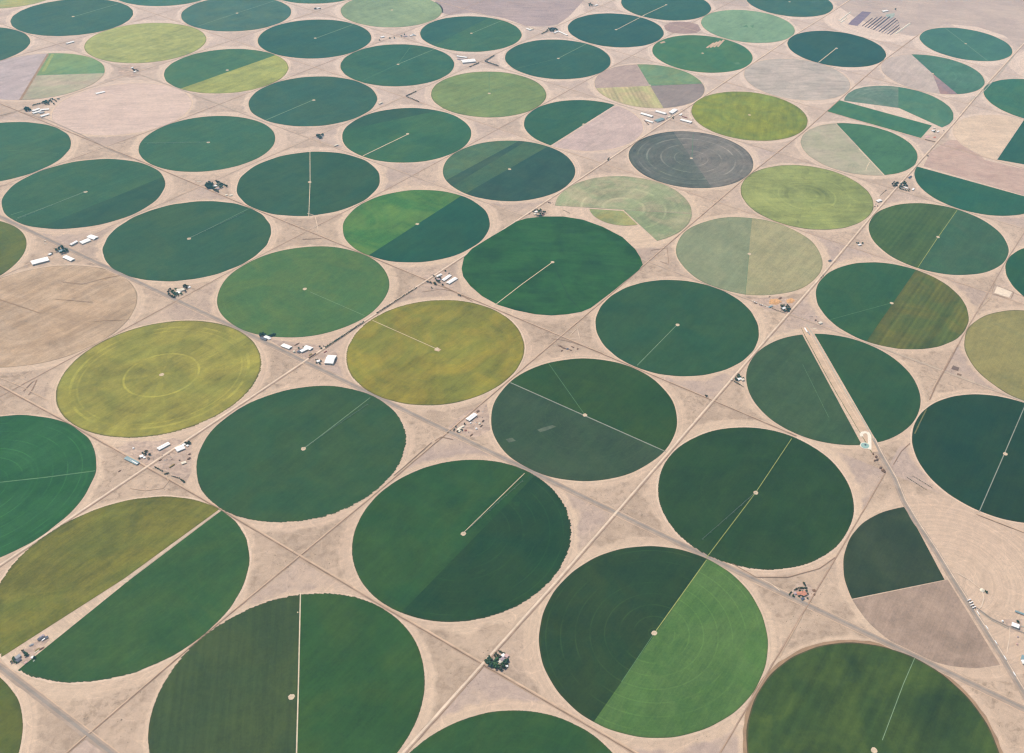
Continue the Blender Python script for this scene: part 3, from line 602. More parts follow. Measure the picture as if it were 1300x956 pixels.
# ------------------------------------------------------------------ roads
RD = {}
def road_mat(name, c, var=0.06): RD[name] = soil(name, c, tuple(x * 0.94 for x in c), 0.02, var)
road_mat('pale_dirt', (226, 204, 180)); road_mat('worn_asphalt', (158, 146, 134)); road_mat('grey_verge', (176, 156, 138))
road_mat('brown_track', (162, 134, 110)); road_mat('tan_track', (208, 180, 152)); road_mat('ditch', (140, 116, 94)); road_mat('concrete_grey', (182, 176, 160))
road_mat('faint_track', (182, 156, 134)); road_mat('highway_asphalt', (158, 146, 134)); road_mat('olive_ditch', (112, 112, 70))
_zi = [0]
def line_nodes(axis, h):
    """nodes of a road on grid line h (= k + 0.5), through the gaps between neighbouring circles"""
    pts = []
    lo, hi = (-3, 13) if axis == 'I' else (-12, 6)
    byij = {(f[0], f[1]): f for f in FIELDS.values()}
    for t in range(lo, hi):
        a, b = ((t, int(h - .5)), (t, int(h + .5))) if axis == 'I' else ((int(h - .5), t), (int(h + .5), t))
        A_, B_ = byij.get(a), byij.get(b)
        ideal = lat(t, h) if axis == 'I' else lat(h, t)
        if A_ and B_:
            d = (B_[2] - A_[2]).normalized(); p = ((A_[2] + d * A_[3]) + (B_[2] - d * B_[3])) / 2
        elif A_: p = (ideal + A_[2] + (ideal - A_[2]).normalized() * (A_[3] + 8)) / 2
        elif B_: p = (ideal + B_[2] + (ideal - B_[2]).normalized() * (B_[3] + 8)) / 2
        else: p = ideal
        pts.append((t, p))
    out = []
    for (t, p), (t2, q) in zip(pts, pts[1:]):
        out += [(t, p), (t + .5, (p + q) / 2)]
    return out + [pts[-1]]
def seg(axis, h, t0, t1):
    return [p for t, p in line_nodes(axis, h) if t0 - .01 <= t <= t1 + .01]
def road(name, pts, w_, mat, off=0.0, lvl=0, ragged=0.6):
    _zi[0] += 1
    o = strip(name, pts, w_, 0.42 + 0.16 * lvl + 0.004 * (_zi[0] % 30), RD[mat], None, None, off, ragged, _zi[0]); tag(o, kind='structure'); return o
# wide graded section roads
for h, t0, t1 in ((0.5, -2, 11), (-1.5, -2, 9.5)):
    pts = seg('I', h, t0, t1)
    road('verge', pts, 17, 'faint_track', -3, 0, 1.5)
    road('road', pts, 8.0, 'pale_dirt', 0, 3, 0.4)
    road('ditch', pts, 1.8, 'ditch', -9.5, 1, 0.8)
pts = seg('J', 0.5, -9, 3.5)
road('verge', pts, 26, 'grey_verge', 0, 0, 1.8); road('road', pts, 8.5, 'worn_asphalt', 2, 2, 0.3); road('track', pts, 3.0, 'tan_track', -14, 1, 0.5); road('track', pts, 2.5, 'tan_track', 13, 1, 0.5)
pts = seg('J', -1.5, -5, 3)
road('verge', pts, 24, 'grey_verge', 0, 0, 1.5); road('road', pts, 9, 'worn_asphalt', 0, 2, 0.3); road('track', pts, 3.0, 'tan_track', 12, 1, 0.5)
pts = seg('J', -0.5, -5, 2.0)
road('verge', pts, 13, 'faint_track', 0, 0, 1.0); road('track', pts, 5, 'tan_track', 4, 2, 0.4); road('ditch', pts, 2.6, 'ditch', -2.5, 1, 0.8)
for h, t0, t1 in ((1.5, -8, 1.45), (2.5, -9, 3), (3.5, -9, 2), (4.5, -9, 2.5), (5.5, -7, 1.5), (6.5, -5, 2.5), (7.5, -4, 1.5)):
    pts = seg('J', h, t0, t1)
    if h == 1.5:
        road('verge', pts, 11, 'faint_track', 0, 0, 1.0); road('ditch', pts, 3.2, 'ditch', 0, 1, 1.0); road('track', pts, 4.0, 'tan_track', 5, 2, 0.4)
    else:
        road('verge', pts, 9 if h in (2.5, 4.5) else 7, 'grey_verge' if h in (2.5, 4.5, 6.5) else 'faint_track', 0, 0, 1.2); road('track', pts, 3.4, 'tan_track', 3, 2, 0.4)
road('ditch', seg('J', 1.5, 2.0, 4), 3.4, 'ditch', 0, 1, 1); road('track', seg('J', 1.5, 2.0, 4), 4, 'tan_track', 5, 2, .4)
road('canal', seg('J', 2.5, 0.8, 2.2), 3.0, 'concrete_grey', 6, 3, 0.2); road('canal', seg('J', 2.5, -6.2, -4), 2.5, 'concrete_grey', 5, 3, 0.2)
road('canal', seg('J', 1.5, -3.3, -2.6), 2.6, 'concrete_grey', 7, 3, 0.2)
for h, t0, t1, st_ in ((-0.5, -2, 8, 1), (-2.5, -1.5, 8.5, 0), (-3.5, -.5, 7, 2), (-4.5, 0, 6.5, 0), (-5.5, 1, 6, 2), (-6.5, 1, 4, 0), (1.5, -1, 1.8, 0), (1.5, 2.4, 6.5, 0), (2.5, 1.8, 5.5, 2)):
    pts = seg('I', h, t0, t1)
    if st_ == 1:
        road('verge', pts, 8, 'faint_track', 0, 0, 1); road('ditch', pts, 2.8, 'ditch', -1, 1, 1.0); road('track', pts, 3.6, 'tan_track', 4, 2, 0.4)
    elif st_ == 2:
        road('verge', pts, 11, 'grey_verge', 0, 0, 1.5); road('track', pts, 4, 'tan_track', 2, 2, 0.4)
    else:
        road('track', pts, 5, 'faint_track', 0, 1, 1.0); road('track', pts, 2.2, 'brown_track', -2.5, 2, 0.6)
# broad airstrip, then the highway
W = lambda *a: [P(*q) for q in a]
strp = W((1022, 416), (1027, 427), (1060, 487), (1088, 534), (1105, 562), (1112, 574))
road('airstrip', strp, 38, 'tan_track', 0, 4, 1.0)
road('airstrip_edge', strp, 3, 'olive_ditch', -19, 5, 0.8)
road('concrete_path', W((1024, 412), (1033, 427), (1067, 487), (1096, 534), (1110, 560)), 4.5, 'concrete_grey', 0, 6, 0.4)
road('concrete_path', W((1029, 427), (1062, 487), (1090, 534)), 2.5, 'pale_dirt', 0, 6, 0.4)
hw = W((1108, 557), (1118, 577), (1136, 608), (1147, 636), (1164, 664), (1186, 697), (1206, 730), (1228, 765), (1250, 799), (1272, 834), (1290, 864), (1330, 930), (1380, 1010))
road('highway_verge', hw, 26, 'grey_verge', 0, 4, 1.5); road('highway', hw, 8.5, 'highway_asphalt', 0, 6, 0.3); road('track', hw, 3, 'pale_dirt', 9, 5, .4)
for q, w_, m_ in (([(1214, 727), (1230, 736), (1244, 747)], 3.5, 'pale_dirt'), ([(1247, 751), (1249, 760), (1246, 770), (1239, 777)], 4, 'pale_dirt'), ([(1240, 772), (1258, 785), (1281, 796), (1320, 812)], 5, 'worn_asphalt'),
                  ([(1243, 776), (1258, 787), (1280, 798)], 2.6, 'concrete_grey'), ([(1282, 797), (1281, 812), (1278, 830)], 3, 'pale_dirt'), ([(1296, 795), (1330, 803)], 4, 'concrete_grey'),
                  ([(1018, 782), (1008, 800), (998, 818), (990, 834)], 3.0, 'tan_track'), ([(1155, 563), (1144, 573), (1134, 590)], 3.0, 'brown_track'), ([(1161, 551), (1168, 536), (1176, 520)], 5.5, 'olive_ditch'),
                  ([(1216, 438), (1207, 456), (1198, 472), (1188, 490), (1180, 508)], 5, 'brown_track'), ([(1209, 447), (1196, 471), (1184, 494)], 3, 'tan_track'),
                  ([(0, 480), (28, 491), (60, 508)], 4, 'tan_track'), ([(548, 562), (530, 578), (512, 594), (500, 604)], 3.4, 'ditch'), ([(552, 560), (560, 555), (575, 558)], 4, 'brown_track'),
                  ([(165, 620), (185, 623), (207, 620), (214, 611), (211, 604)], 3, 'tan_track'), ([(1262, 366), (1256, 380), (1240, 396)], 3, 'tan_track'), ([(1287, 372), (1300, 377), (1320, 384)], 3, 'brown_track'), ([(1262, 362), (1287, 371), (1283, 380), (1259, 373), (1262, 362)], 2.6, 'brown_track'),
                  ([(1288, 70), (1268, 95), (1248, 117), (1232, 128)], 5, 'concrete_grey'), ([(560, 362), (580, 372), (600, 383)], 5, 'brown_track'), ([(535, 371), (560, 367), (580, 371)], 2.6, 'brown_track'),
                  ([(0, 147), (30, 139)], 6, 'grey_verge'), ([(29, 143), (60, 152), (105, 172), (140, 190), (168, 202)], 7, 'grey_verge'), ([(390, 271), (400, 274), (404, 292)], 3, 'pale_dirt'), ([(404, 286), (396, 291)], 3, 'pale_dirt'), ([(384, 304), (408, 303)], 4, 'ditch'), ([(724, 425), (733, 417), (736, 431), (724, 430)], 3, 'pale_dirt'), ([(826, 318), (847, 315), (849, 336), (838, 332)], 3, 'brown_track'), ([(700, 430), (720, 433), (742, 440), (765, 449)], 3, 'brown_track'),
                  ([(30, 497), (40, 486), (47, 482), (41, 495), (36, 502)], 4, 'brown_track'), ([(930, 716), (960, 733), (1000, 733), (1040, 722), (1060, 708)], 3, 'brown_track'), ([(966, 735), (980, 742), (990, 750)], 3, 'pale_dirt')):
    road('track', W(*q), w_, m_, 0, 7, 0.3)
YARD = soil('trampled_yard_soil', (170, 148, 132), (196, 172, 152), 0.04, .12)
for q in ([(145, 572), (165, 560), (200, 560), (222, 556), (243, 566), (243, 600), (236, 612), (200, 595), (180, 592)], [(14, 838), (26, 828), (56, 806), (64, 811), (38, 838), (30, 843)],
          [(566, 545), (592, 522), (618, 512), (624, 545), (604, 556)], [(330, 424), (350, 432), (400, 438), (428, 448), (430, 466), (400, 464), (372, 450)], [(540, 366), (536, 352), (560, 342), (582, 352), (575, 368)], [(150, 83), (178, 83), (178, 96), (166, 99), (150, 94)],
          [(1002, 755), (1012, 740), (1030, 742), (1032, 756), (1020, 766)], [(948, 380), (990, 376), (1012, 380), (1002, 397), (975, 394)], [(1274, 786), (1298, 786), (1298, 802), (1282, 802)]):
    area('yard_soil', q, 0.10 + 0.011 * (_zi[0] % 9), YARD); _zi[0] += 1
area('settling_bed', [(1266, 363), (1285, 371), (1281, 378), (1262, 372)], 0.9, soil('dry_cream_silt', (232, 214, 190), (222, 204, 182), 0.05, .03), 'thing', 'pale cream rectangular settling bed in the bare corner at the right edge', 'settling bed')
area('dark_bed', [(1210, 464), (1218, 467), (1216, 471), (1207.5, 468.5)], 0.9, soil('dark_manure', (128, 108, 96), (120, 100, 88), 0.05, .05), 'thing', 'brown rectangular bed between the airstrip field and khaki circle', 'manure bed')
area('dark_bed', [(1215.5, 473.8), (1221, 475.6), (1220, 477.5), (1214.8, 475.8)], 0.9, RD['ditch'], 'thing', 'small dark bed just below the brown rectangular bed, right side', 'manure bed')

# ------------------------------------------------------------------ air
hz = bpy.data.materials.new('thin_haze'); hz.use_nodes = True
t_ = hz.node_tree; t_.nodes.clear(); o_ = t_.nodes.new('ShaderNodeOutputMaterial'); pv = t_.nodes.new('ShaderNodeVolumePrincipled')
pv.inputs['Color'].default_value = (0.22, 0.60, 1.0, 1); pv.inputs['Absorption Color'].default_value = (1, 1, 1, 1); pv.inputs['Density'].default_value = 2.6e-5
pv.inputs['Anisotropy'].default_value = 0.2
t_.links.new(pv.outputs[0], o_.inputs['Volume'])
bm = bmesh.new(); bmesh.ops.create_cube(bm, size=1.0); bmesh.ops.transform(bm, matrix=Matrix.Diagonal((2 * G_ + 400, 2 * G_ + 400, 1, 1)), verts=bm.verts)
for v_ in bm.verts: v_.co.z = HGT + 60 if v_.co.z > 0 else -1
hzo = bm_obj('haze', bm, hz); tag(hzo, kind='stuff')
# ------------------------------------------------------------------ farm buildings, trees, machines
RM = {}
for k_, c_, rg_ in (('white', (248, 247, 244), .6), ('cream', (228, 218, 196), .6), ('grey', (150, 152, 156), .5), ('teal', (132, 158, 162), .5), ('slate', (88, 92, 104), .6),
                    ('rust', (150, 92, 78), .7), ('terra', (198, 136, 110), .8), ('lilac', (176, 158, 164), .7), ('pink', (204, 168, 160), .7), ('brown', (110, 90, 74), .7)):
    RM[k_] = plain('roof_' + k_, c_, rg_, 0.3, 0.05, 0.2)
WALLM = plain('painted_wall', (196, 190, 178), 0.7, 0.2, 0.06, 0.3); DOORM = plain('dark_door', (74, 70, 68), 0.6, 0.2, 0.05, 1)
GLASS = plain('window_glass', (60, 72, 84), 0.2, 0.5, 0.03, 1); CHIM = plain('chimney_brick', (132, 84, 70), 0.9, 0.1, 0.1, 2)
def boxv(x0, x1, y0, y1, z0, z1):
    V = [(x, y, z) for z in (z0, z1) for x, y in ((x0, y0), (x1, y0), (x1, y1), (x0, y1))]
    return V, [(3, 2, 1, 0), (4, 5, 6, 7), (0, 1, 5, 4), (1, 2, 6, 5), (2, 3, 7, 6), (3, 0, 4, 7)]
def boxes(name, bl, mat, parent, loc=(0, 0, 0)):
    V, F = [], []
    for b_ in bl:
        v_, f_ = boxv(*b_); n0 = len(V); V += v_; F += [tuple(q + n0 for q in f) for f in f_]
    o = mesh_obj(name, V, F, mat, parent, loc); return o
FARM = ['']
def bld(p1, p2, w_, roof, text, h=5.0, house=False, open_=False):
    a, b = P(*p1), P(*p2); c = (a + b) / 2; L_ = max((b - a).length, 6) * 1.06; w_ *= 1.18; rz = math.atan2(b.y - a.y, b.x - a.x)
    name = 'farm_house' if house else ('open_shed' if open_ else 'barn')
    e = empty(name, (c.x, c.y, 0.05), rz)
    tag(e, text + (' ' + FARM[0] if FARM[0] else ''), 'house' if house else ('shed' if open_ else 'barn'))
    hx, hy = L_ / 2, w_ / 2; rh = hy * 0.22
    if open_:
        posts = [(x - .2, x + .2, y - .2, y + .2, 0, h) for x in [(-hx + .5) + k * (L_ - 1) / max(2, int(L_ / 8)) for k in range(max(2, int(L_ / 8)) + 1)] for y in (-hy + .5, hy - .5)]
        boxes('post_frame', posts, STEEL, e)
    else:
        V = [(-hx, -hy, 0), (hx, -hy, 0), (hx, hy, 0), (-hx, hy, 0), (-hx, -hy, h), (hx, -hy, h), (hx, hy, h), (-hx, hy, h), (-hx, 0, h + rh), (hx, 0, h + rh)]
        F = [(3, 2, 1, 0), (0, 1, 5, 4), (2, 3, 7, 6), (1, 2, 6, 9, 5), (3, 0, 4, 8, 7), (4, 5, 9, 8), (6, 7, 8, 9)]
        mesh_obj('wall', V, F, WALLM, e)
        boxes('door', [(hx, hx + .12, -hy * .35, hy * .35, 0, h * .8)] if not house else [(-.6, .6, -hy - .12, -hy, 0, 2.2)], DOORM, e)
        if house:
            for x in (-hx * .6, hx * .6):
                for s in (-1, 1): boxes('window', [(x - .9, x + .9, s * hy - .08, s * hy + .08, 1.0, 2.3)], GLASS, e)
    o_ = .8; z0 = h - o_ * rh / hy + .12; t_h = .25
    V = []
    for z in (0, t_h):
        for x in (-hx - o_, hx + o_): V += [(x, -hy - o_, z0 + z), (x, 0, h + rh + .12 + z), (x, hy + o_, z0 + z)]
    F = [(6, 9, 10, 7), (7, 10, 11, 8), (0, 1, 4, 3), (1, 2, 5, 4), (0, 3, 9, 6), (2, 8, 11, 5), (0, 6, 7, 1), (1, 7, 8, 2), (3, 4, 10, 9), (4, 5, 11, 10)]
    rf = mesh_obj('roof', V, F, RM[roof], e)
    if house: boxes('chimney', [(hx * .3, hx * .3 + .9, .4, 1.3, h, h + rh + 1.4)], CHIM, rf)
    elif L_ > 30: boxes('ridge_vent', [(-hx * .9, hx * .9, -.5, .5, h + rh + .3, h + rh + .8)], RM[roof], rf)
    return e
# trees
LEAF = [plain('leaves_dark', (66, 90, 60), .9, .05, .35, .5), plain('leaves_mid', (76, 106, 62), .9, .05, .35, .5), plain('leaves_olive', (80, 86, 58), .9, .05, .3, .5)]
BARK = plain('bark', (84, 70, 56), .95, .05, .2, 2)
TM = []
for v_ in range(6):
    rnd = random.Random(v_ + 40); tall = v_ in (2, 5); bm = bmesh.new()
    lobes = []
    for k in range(9 if not tall else 6):
        a = rnd.uniform(0, 6.28); rr_ = rnd.uniform(0.1, .36) * (0.5 if tall else 1)
        z = rnd.uniform(.35, .8) if not tall else .2 + k * .13
        lobes.append((rr_ * math.cos(a), rr_ * math.sin(a), z, rnd.uniform(.14, .24) * (1 if not tall else .95 - k * .08)))
    for lx, ly, lz, lr in lobes:
        res = bmesh.ops.create_icosphere(bm, subdivisions=2, radius=lr)
        for q in res['verts']: q.co = Vector((lx, ly, lz)) + q.co * rnd.uniform(.72, 1.22)
        for _ in range(26):
            d = Vector((rnd.gauss(0, 1), rnd.gauss(0, 1), rnd.gauss(0, 1))).normalized(); p = Vector((lx, ly, lz)) + d * lr * rnd.uniform(.9, 1.3)
            t1 = d.orthogonal().normalized() * .035; t2 = d.cross(t1).normalized() * .035 + d * .015
            bm.faces.new([bm.verts.new(p - t1), bm.verts.new(p - t2), bm.verts.new(p + t1), bm.verts.new(p + t2)])
    me = bpy.data.meshes.new('crown'); bm.to_mesh(me); bm.free()
    bm = bmesh.new()
    bmesh.ops.create_cone(bm, cap_ends=True, segments=7, radius1=.035, radius2=.015, depth=.5, matrix=Matrix.Translation((0, 0, .25)))
    for k in range(3):
        a = k * 2.1; d = Vector((math.cos(a) * .2, math.sin(a) * .2, .25)); res = bmesh.ops.create_cone(bm, cap_ends=True, segments=5, radius1=.014, radius2=.006, depth=d.length)
        bmesh.ops.transform(bm, matrix=Matrix.Translation(Vector((0, 0, .32)) + d / 2) @ d.to_track_quat('Z', 'Y').to_matrix().to_4x4(), verts=res['verts'])
    mt = bpy.data.meshes.new('trunk'); bm.to_mesh(mt); bm.free(); mt.materials.append(BARK)
    TM.append((me, mt))
CROWN = {}
def crown_mesh(v_, leaf):
    if (v_, leaf) not in CROWN:
        m_ = TM[v_][0].copy(); m_.materials.append(LEAF[leaf]); CROWN[(v_, leaf)] = m_
    return CROWN[(v_, leaf)]
TR = random.Random(5)
TREES = []
def tree(p, s, label, group, leaf=0, v_=None, off=None):
    c = P(*p) if off is None else off
    v_ = TR.choice((0, 1, 3, 4)) if v_ is None else v_
    s *= TR.uniform(.85, 1.15) * (1.2 if not group or group[:3] != 'row' else .95)
    TREES.append((s / (c.length ** 2 + HGT ** 2) ** .5, c, s, TR.uniform(0, 6.28), TR.uniform(.75, .95), v_, leaf, label, group))
def plant_all(keep=296):
    TREES.sort(key=lambda t: -t[0])
    cnt = {}
    for t in TREES[:keep]: cnt[t[8]] = cnt.get(t[8], 0) + 1
    for _, c, s, rz, sz, v_, leaf, label, group in TREES[:keep]:
        e = empty('tree', (c.x, c.y, 0), rz); e.scale = (s, s, s * sz)
        tag(e, label, 'tree', group if cnt[group] > 1 else None)
        for nm, me in (('crown', crown_mesh(v_, leaf)), ('trunk', TM[v_][1])):
            o = bpy.data.objects.new(nm, me); COL.objects.link(o); o.parent = e
    V, F, MI = [], [], []
    for _, c, s, rz, sz, v_, leaf, label, group in TREES[keep:]:
        M_ = Matrix.Translation((c.x, c.y, 0)) @ Matrix.Rotation(rz, 4, 'Z') @ Matrix.Diagonal((s, s, s * sz, 1))
        for me, mi in ((TM[v_][0], leaf), (TM[v_][1], 3)):
            n0 = len(V); V += [tuple(M_ @ q.co) for q in me.vertices]
            for p_ in me.polygons: F.append(tuple(q + n0 for q in p_.vertices)); MI.append(mi)
    o = mesh_obj('far_trees', V, F)
    for m_ in LEAF + [BARK]: o.data.materials.append(m_)
    o.data.polygons.foreach_set('material_index', MI)
    tag(o, 'small trees and hedge bushes scattered over the farmyards and windbreaks', 'trees', None, 'stuff')
def trees(pts, s, text, leaf=0):
    lab = text + ' ' + FARM[0]
    for p in pts: tree(p, s, lab, 'trees: ' + lab if len(pts) > 1 else None, leaf)
def hedge(p1, p2, n, s, text, leaf=0, v_=None):
    a, b = P(*p1), P(*p2)
    lab = text + ' ' + FARM[0]
    for k in range(n):
        q = a.lerp(b, (k + .5) / n) + Vector((TR.uniform(-1, 1), TR.uniform(-1, 1))); tree(None, s, lab, 'row: ' + lab, leaf, v_, q)
# vehicles
VM = {}
def vehicle_meshes(kind, paint):
    key = (kind, paint)
    if key in VM: return VM[key]
    m_ = RM[paint]; parts = []
    def mk(name, bl, mat):
        V, F = [], []
        for b_ in bl:
            v_, f_ = boxv(*b_); n0 = len(V); V += v_; F += [tuple(q + n0 for q in f) for f in f_]
        me = bpy.data.meshes.new(name); me.from_pydata(V, [], F); me.materials.append(mat); parts.append((name, me))
    def wh(name, xs, y, r_):
        bm = bmesh.new()
        for x in xs:
            for s in (-1, 1):
                res = bmesh.ops.create_cone(bm, cap_ends=True, segments=12, radius1=r_, radius2=r_, depth=.35)
                bmesh.ops.transform(bm, matrix=Matrix.Translation((x, s * y, r_)) @ Matrix.Rotation(R(90), 4, 'X'), verts=res['verts'])
        me = bpy.data.meshes.new(name); bm.to_mesh(me); bm.free(); me.materials.append(RUBBER); parts.append((name, me))
    if kind == 'truck':
        mk('trailer', [(-8.5, 5.2, -1.3, 1.3, 1.1, 4.1), (-8.3, 5, -.5, .5, .8, 1.1)], m_); mk('cab', [(5.6, 8, -1.2, 1.2, .7, 3.3), (8, 9.2, -1.0, 1.0, .7, 2.0)], m_)
        mk('windscreen', [(8.0, 8.06, -1.0, 1.0, 2.1, 3.1)], GLASS); wh('wheels', (-7.6, -6.4, 4.2, 5.4, 8.3), 1.1, .52)
    else:
        mk('body', [(-2.5, 2.5, -.95, .95, .45, 1.1)], m_); mk('cab', [(-.9, 1.1, -.85, .85, 1.1, 1.75)], GLASS); wh('wheels', (-1.6, 1.6), .85, .38)
    VM[key] = parts; return parts
def vehicle(p, p2, kind, paint, text, group=None):
    a = P(*p); b = P(*p2); e = empty('lorry' if kind == 'truck' else 'pickup_truck', (a.x, a.y, .15), math.atan2(b.y - a.y, b.x - a.x))
    e.location.z = 1.6 if kind == 'truck' else .2
    tag(e, text, 'lorry' if kind == 'truck' else 'pickup', group)
    for nm, me in vehicle_meshes(kind, paint): o = bpy.data.objects.new(nm, me); COL.objects.link(o); o.parent = e
# stacks, heaps, tanks
HAY = plain('baled_hay', (150, 132, 84), .95, .02, .2, .3); DIRT = plain('heaped_dirt', (128, 102, 82), .95, .02, .25, .2); OCH = plain('ochre_husk', (206, 160, 112), .95, .02, .2, .08); ORG = plain('orange_rust_soil', (196, 124, 90), .95, .02, .2, .1)
def stack(p1, p2, w_, h, text, mat=None, name='hay_stack', cat='stack'):
    a, b = P(*p1), P(*p2); c = (a + b) / 2; L_ = max((b - a).length, 4); rnd = random.Random(int(p1[0] * 7 + p1[1]))
    nx = max(2, int(L_ / 2.4)); bm = bmesh.new(); V, F = [], []
    for k in range(nx):
        for l in range(max(1, int(h / 1.3))):
            x0 = -L_ / 2 + k * L_ / nx; hw_ = w_ / 2 - rnd.uniform(0, .6)
            if l == int(h / 1.3) - 1 and rnd.random() < .12 and l > 0: continue
            v_, f_ = boxv(x0 + .04, x0 + L_ / nx - .04, -hw_, w_ / 2 - rnd.uniform(0, .6), l * 1.3 + .02, l * 1.3 + 1.26); n0 = len(V); V += v_; F += [tuple(q + n0 for q in f) for f in f_]
    bm.free()
    o = mesh_obj(name, V, F, mat or HAY, None, (c.x, c.y, .15)); o.rotation_euler = (0, 0, math.atan2(b.y - a.y, b.x - a.x)); tag(o, text + ' ' + FARM[0], cat); return o
def heap(p, rx, ry, h, text, mat=None, name='soil_heap', cat='heap', rz=None):
    c = P(*p); rnd = random.Random(int(p[0] * 13 + p[1])); n_ = 28; V, F = [], []
    ph = [rnd.uniform(0, 6.3) for _ in range(4)]
    for q, (fr, zz) in enumerate(((1.0, -.1), (.86, .35), (.62, .72), (.35, .93))):
        for k in range(n_):
            a = 2 * math.pi * k / n_; m_ = fr * (1 + .13 * math.sin(2 * a + ph[0]) + .08 * math.sin(5 * a + ph[1]) + rnd.uniform(-.05, .05))
            V.append((rx * m_ * math.cos(a), ry * m_ * math.sin(a), h * zz * rnd.uniform(.9, 1.1)))
    V.append((0, 0, h))
    for q in range(3):
        for k in range(n_): F.append((q * n_ + k, q * n_ + (k + 1) % n_, (q + 1) * n_ + (k + 1) % n_, (q + 1) * n_ + k))
    F += [(3 * n_ + k, 3 * n_ + (k + 1) % n_, 4 * n_) for k in range(n_)]
    o = mesh_obj(name, V, F, mat or DIRT, None, (c.x, c.y, .1)); o.rotation_euler = (0, 0, TH if rz is None else rz); tag(o, text + ' ' + FARM[0], cat); return o
def tank(p, r_, h, text, roof='white'):
    c = P(*p); e = empty('storage_tank', (c.x, c.y, .1)); tag(e, text + ' ' + FARM[0], 'tank')
    for nm, r1, r2, z0, z1 in (('tank_wall', r_, r_, 0, h), ('tank_roof', r_ + .2, .4, h, h + r_ * .45)):
        bm = bmesh.new(); bmesh.ops.create_cone(bm, cap_ends=True, segments=24, radius1=r1, radius2=r2, depth=z1 - z0, matrix=Matrix.Translation((0, 0, (z0 + z1) / 2)))
        bm_obj(nm, bm, RM[roof], e)

def F_(s): FARM[0] = s
F_('at farm beside patchwork circle, upper left')
trees([(32.5, 139.5), (34, 138), (36, 139), (38, 140), (33.5, 141), (36.5, 141)], 15, 'dark tree in the western clump')
trees([(55, 131), (57, 130), (59, 129), (61, 130.5), (62, 133), (60, 131), (63.5, 129), (58, 132.5)], 14, 'dark tree in the dense clump')
trees([(64.5, 127), (67, 126.5), (69, 127.5), (66, 130), (68.5, 132.5), (71.5, 129), (73, 126.5), (75, 126)], 10, 'small scattered tree')
hedge((41, 134.5), (54, 131), 8, 10, 'hedge tree in the row')
bld((41.5, 141.5), (50, 138.8), 16, 'white', 'white barn nearest the hedge'); bld((52, 140), (62, 139.3), 14, 'white', 'white barn, upper right one')
bld((42, 144.5), (52, 141.5), 14, 'white', 'second white barn from the trees'); bld((52, 148.5), (62, 145.5), 15, 'white', 'white barn nearest the road'); bld((50, 144.3), (56, 142.8), 12, 'grey', 'grey roofed barn amid white ones')
F_('at crossroads above the bare tan circle')
bld((41, 335), (61, 329.8), 32, 'white', 'huge white barn', 7); bld((82.5, 326.6), (92.5, 331), 19, 'white', 'white barn lying south of the trees'); bld((90, 312), (98, 307.6), 11, 'white', 'narrow white barn with dark side', 7)
bld((103, 309.3), (113.5, 305), 24, 'white', 'middle white barn of the northern three'); bld((113.5, 300.6), (122, 303.4), 24, 'white', 'farthest white barn')
bld((75, 319.8), (81.5, 317.6), 12, 'teal', 'pale teal roofed house', 4, True); bld((62, 324.2), (65, 322.8), 9, 'white', 'small white shed')
trees([(71.5, 317.5), (72.5, 319), (76, 316.5), (78.5, 313.5), (79.5, 315), (80.5, 317)], 13, 'dark tree behind the teal house'); trees([(84.5, 318), (85.5, 319.5), (83, 320.5), (79.5, 321.5), (77.5, 322.3), (81, 321)], 13, 'dark tree below the teal house'); trees([(66, 322.5)], 10, 'lone tree by the white shed')
stack((56, 306.5), (58.5, 306.2), 6, 2.6, 'upper pale straw stack', RM['cream']); stack((56, 309.6), (59, 309.4), 4, 2.6, 'lower pale straw stack', RM['cream'])
F_('at farm between three teal circles, left')
trees([(262, 236.5), (263.5, 234), (266, 232.5), (268.5, 234), (263.5, 237.8), (266, 236), (268.5, 237), (266.5, 239), (270, 235.5), (270, 239.5), (264.5, 239), (265.5, 234.5)], 15, 'tree in the dense grove')
trees([(271.5, 241.5), (274, 242.7), (276.5, 243.6), (272.5, 239.8)], 13, 'tree along the south edge'); hedge((274, 230.3), (289.5, 237.5), 11, 12, 'dark windbreak tree in the row')
trees([(276, 235.5), (278, 236.5), (280, 238.5), (282.5, 237.5), (277, 233.5), (280, 235)], 11, 'green garden tree', 1)
bld((271.5, 237.6), (275, 236.2), 10, 'white', 'white roofed house', 4, True); bld((275.5, 240.5), (278.5, 239.5), 9, 'lilac', 'lilac grey roofed house', 4, True); bld((286, 248.6), (288.5, 247.6), 8, 'cream', 'small cream shed, left of two', 3); bld((291.5, 248.8), (295, 247.8), 9, 'cream', 'small cream shed, right of two', 3)
stack((250, 230.6), (255.5, 230.6), 5, 2, 'pale straw row', RM['cream'])
F_('at farm above the yellow olive circle, left')
bld((225, 369.8), (234, 368), 15, 'cream', 'long cream barn'); bld((224.5, 371.5), (229, 372.2), 11, 'white', 'low white house', 4, True); bld((239.3, 365.4), (241.6, 364.6), 8, 'white', 'small white shed', 3)
trees([(213.7, 371.5), (214.5, 369.5), (216, 367.8), (214.8, 374), (216.8, 375.8), (219, 377), (221.3, 378)], 10, 'tree along the curved drive', 2); trees([(218, 371), (220, 372.5), (222, 373.5), (220, 370), (222.5, 375.5), (224.5, 373.5), (226.3, 375.4), (230.2, 373.8), (223.2, 367.8)], 11, 'garden tree', 1); trees([(234, 363.5), (236, 363.3), (238, 364), (237.3, 366.5), (236, 370.3), (234.5, 365.5)], 11, 'tree at the northeast corner', 2)
F_('at crossroads below the medium green circle')
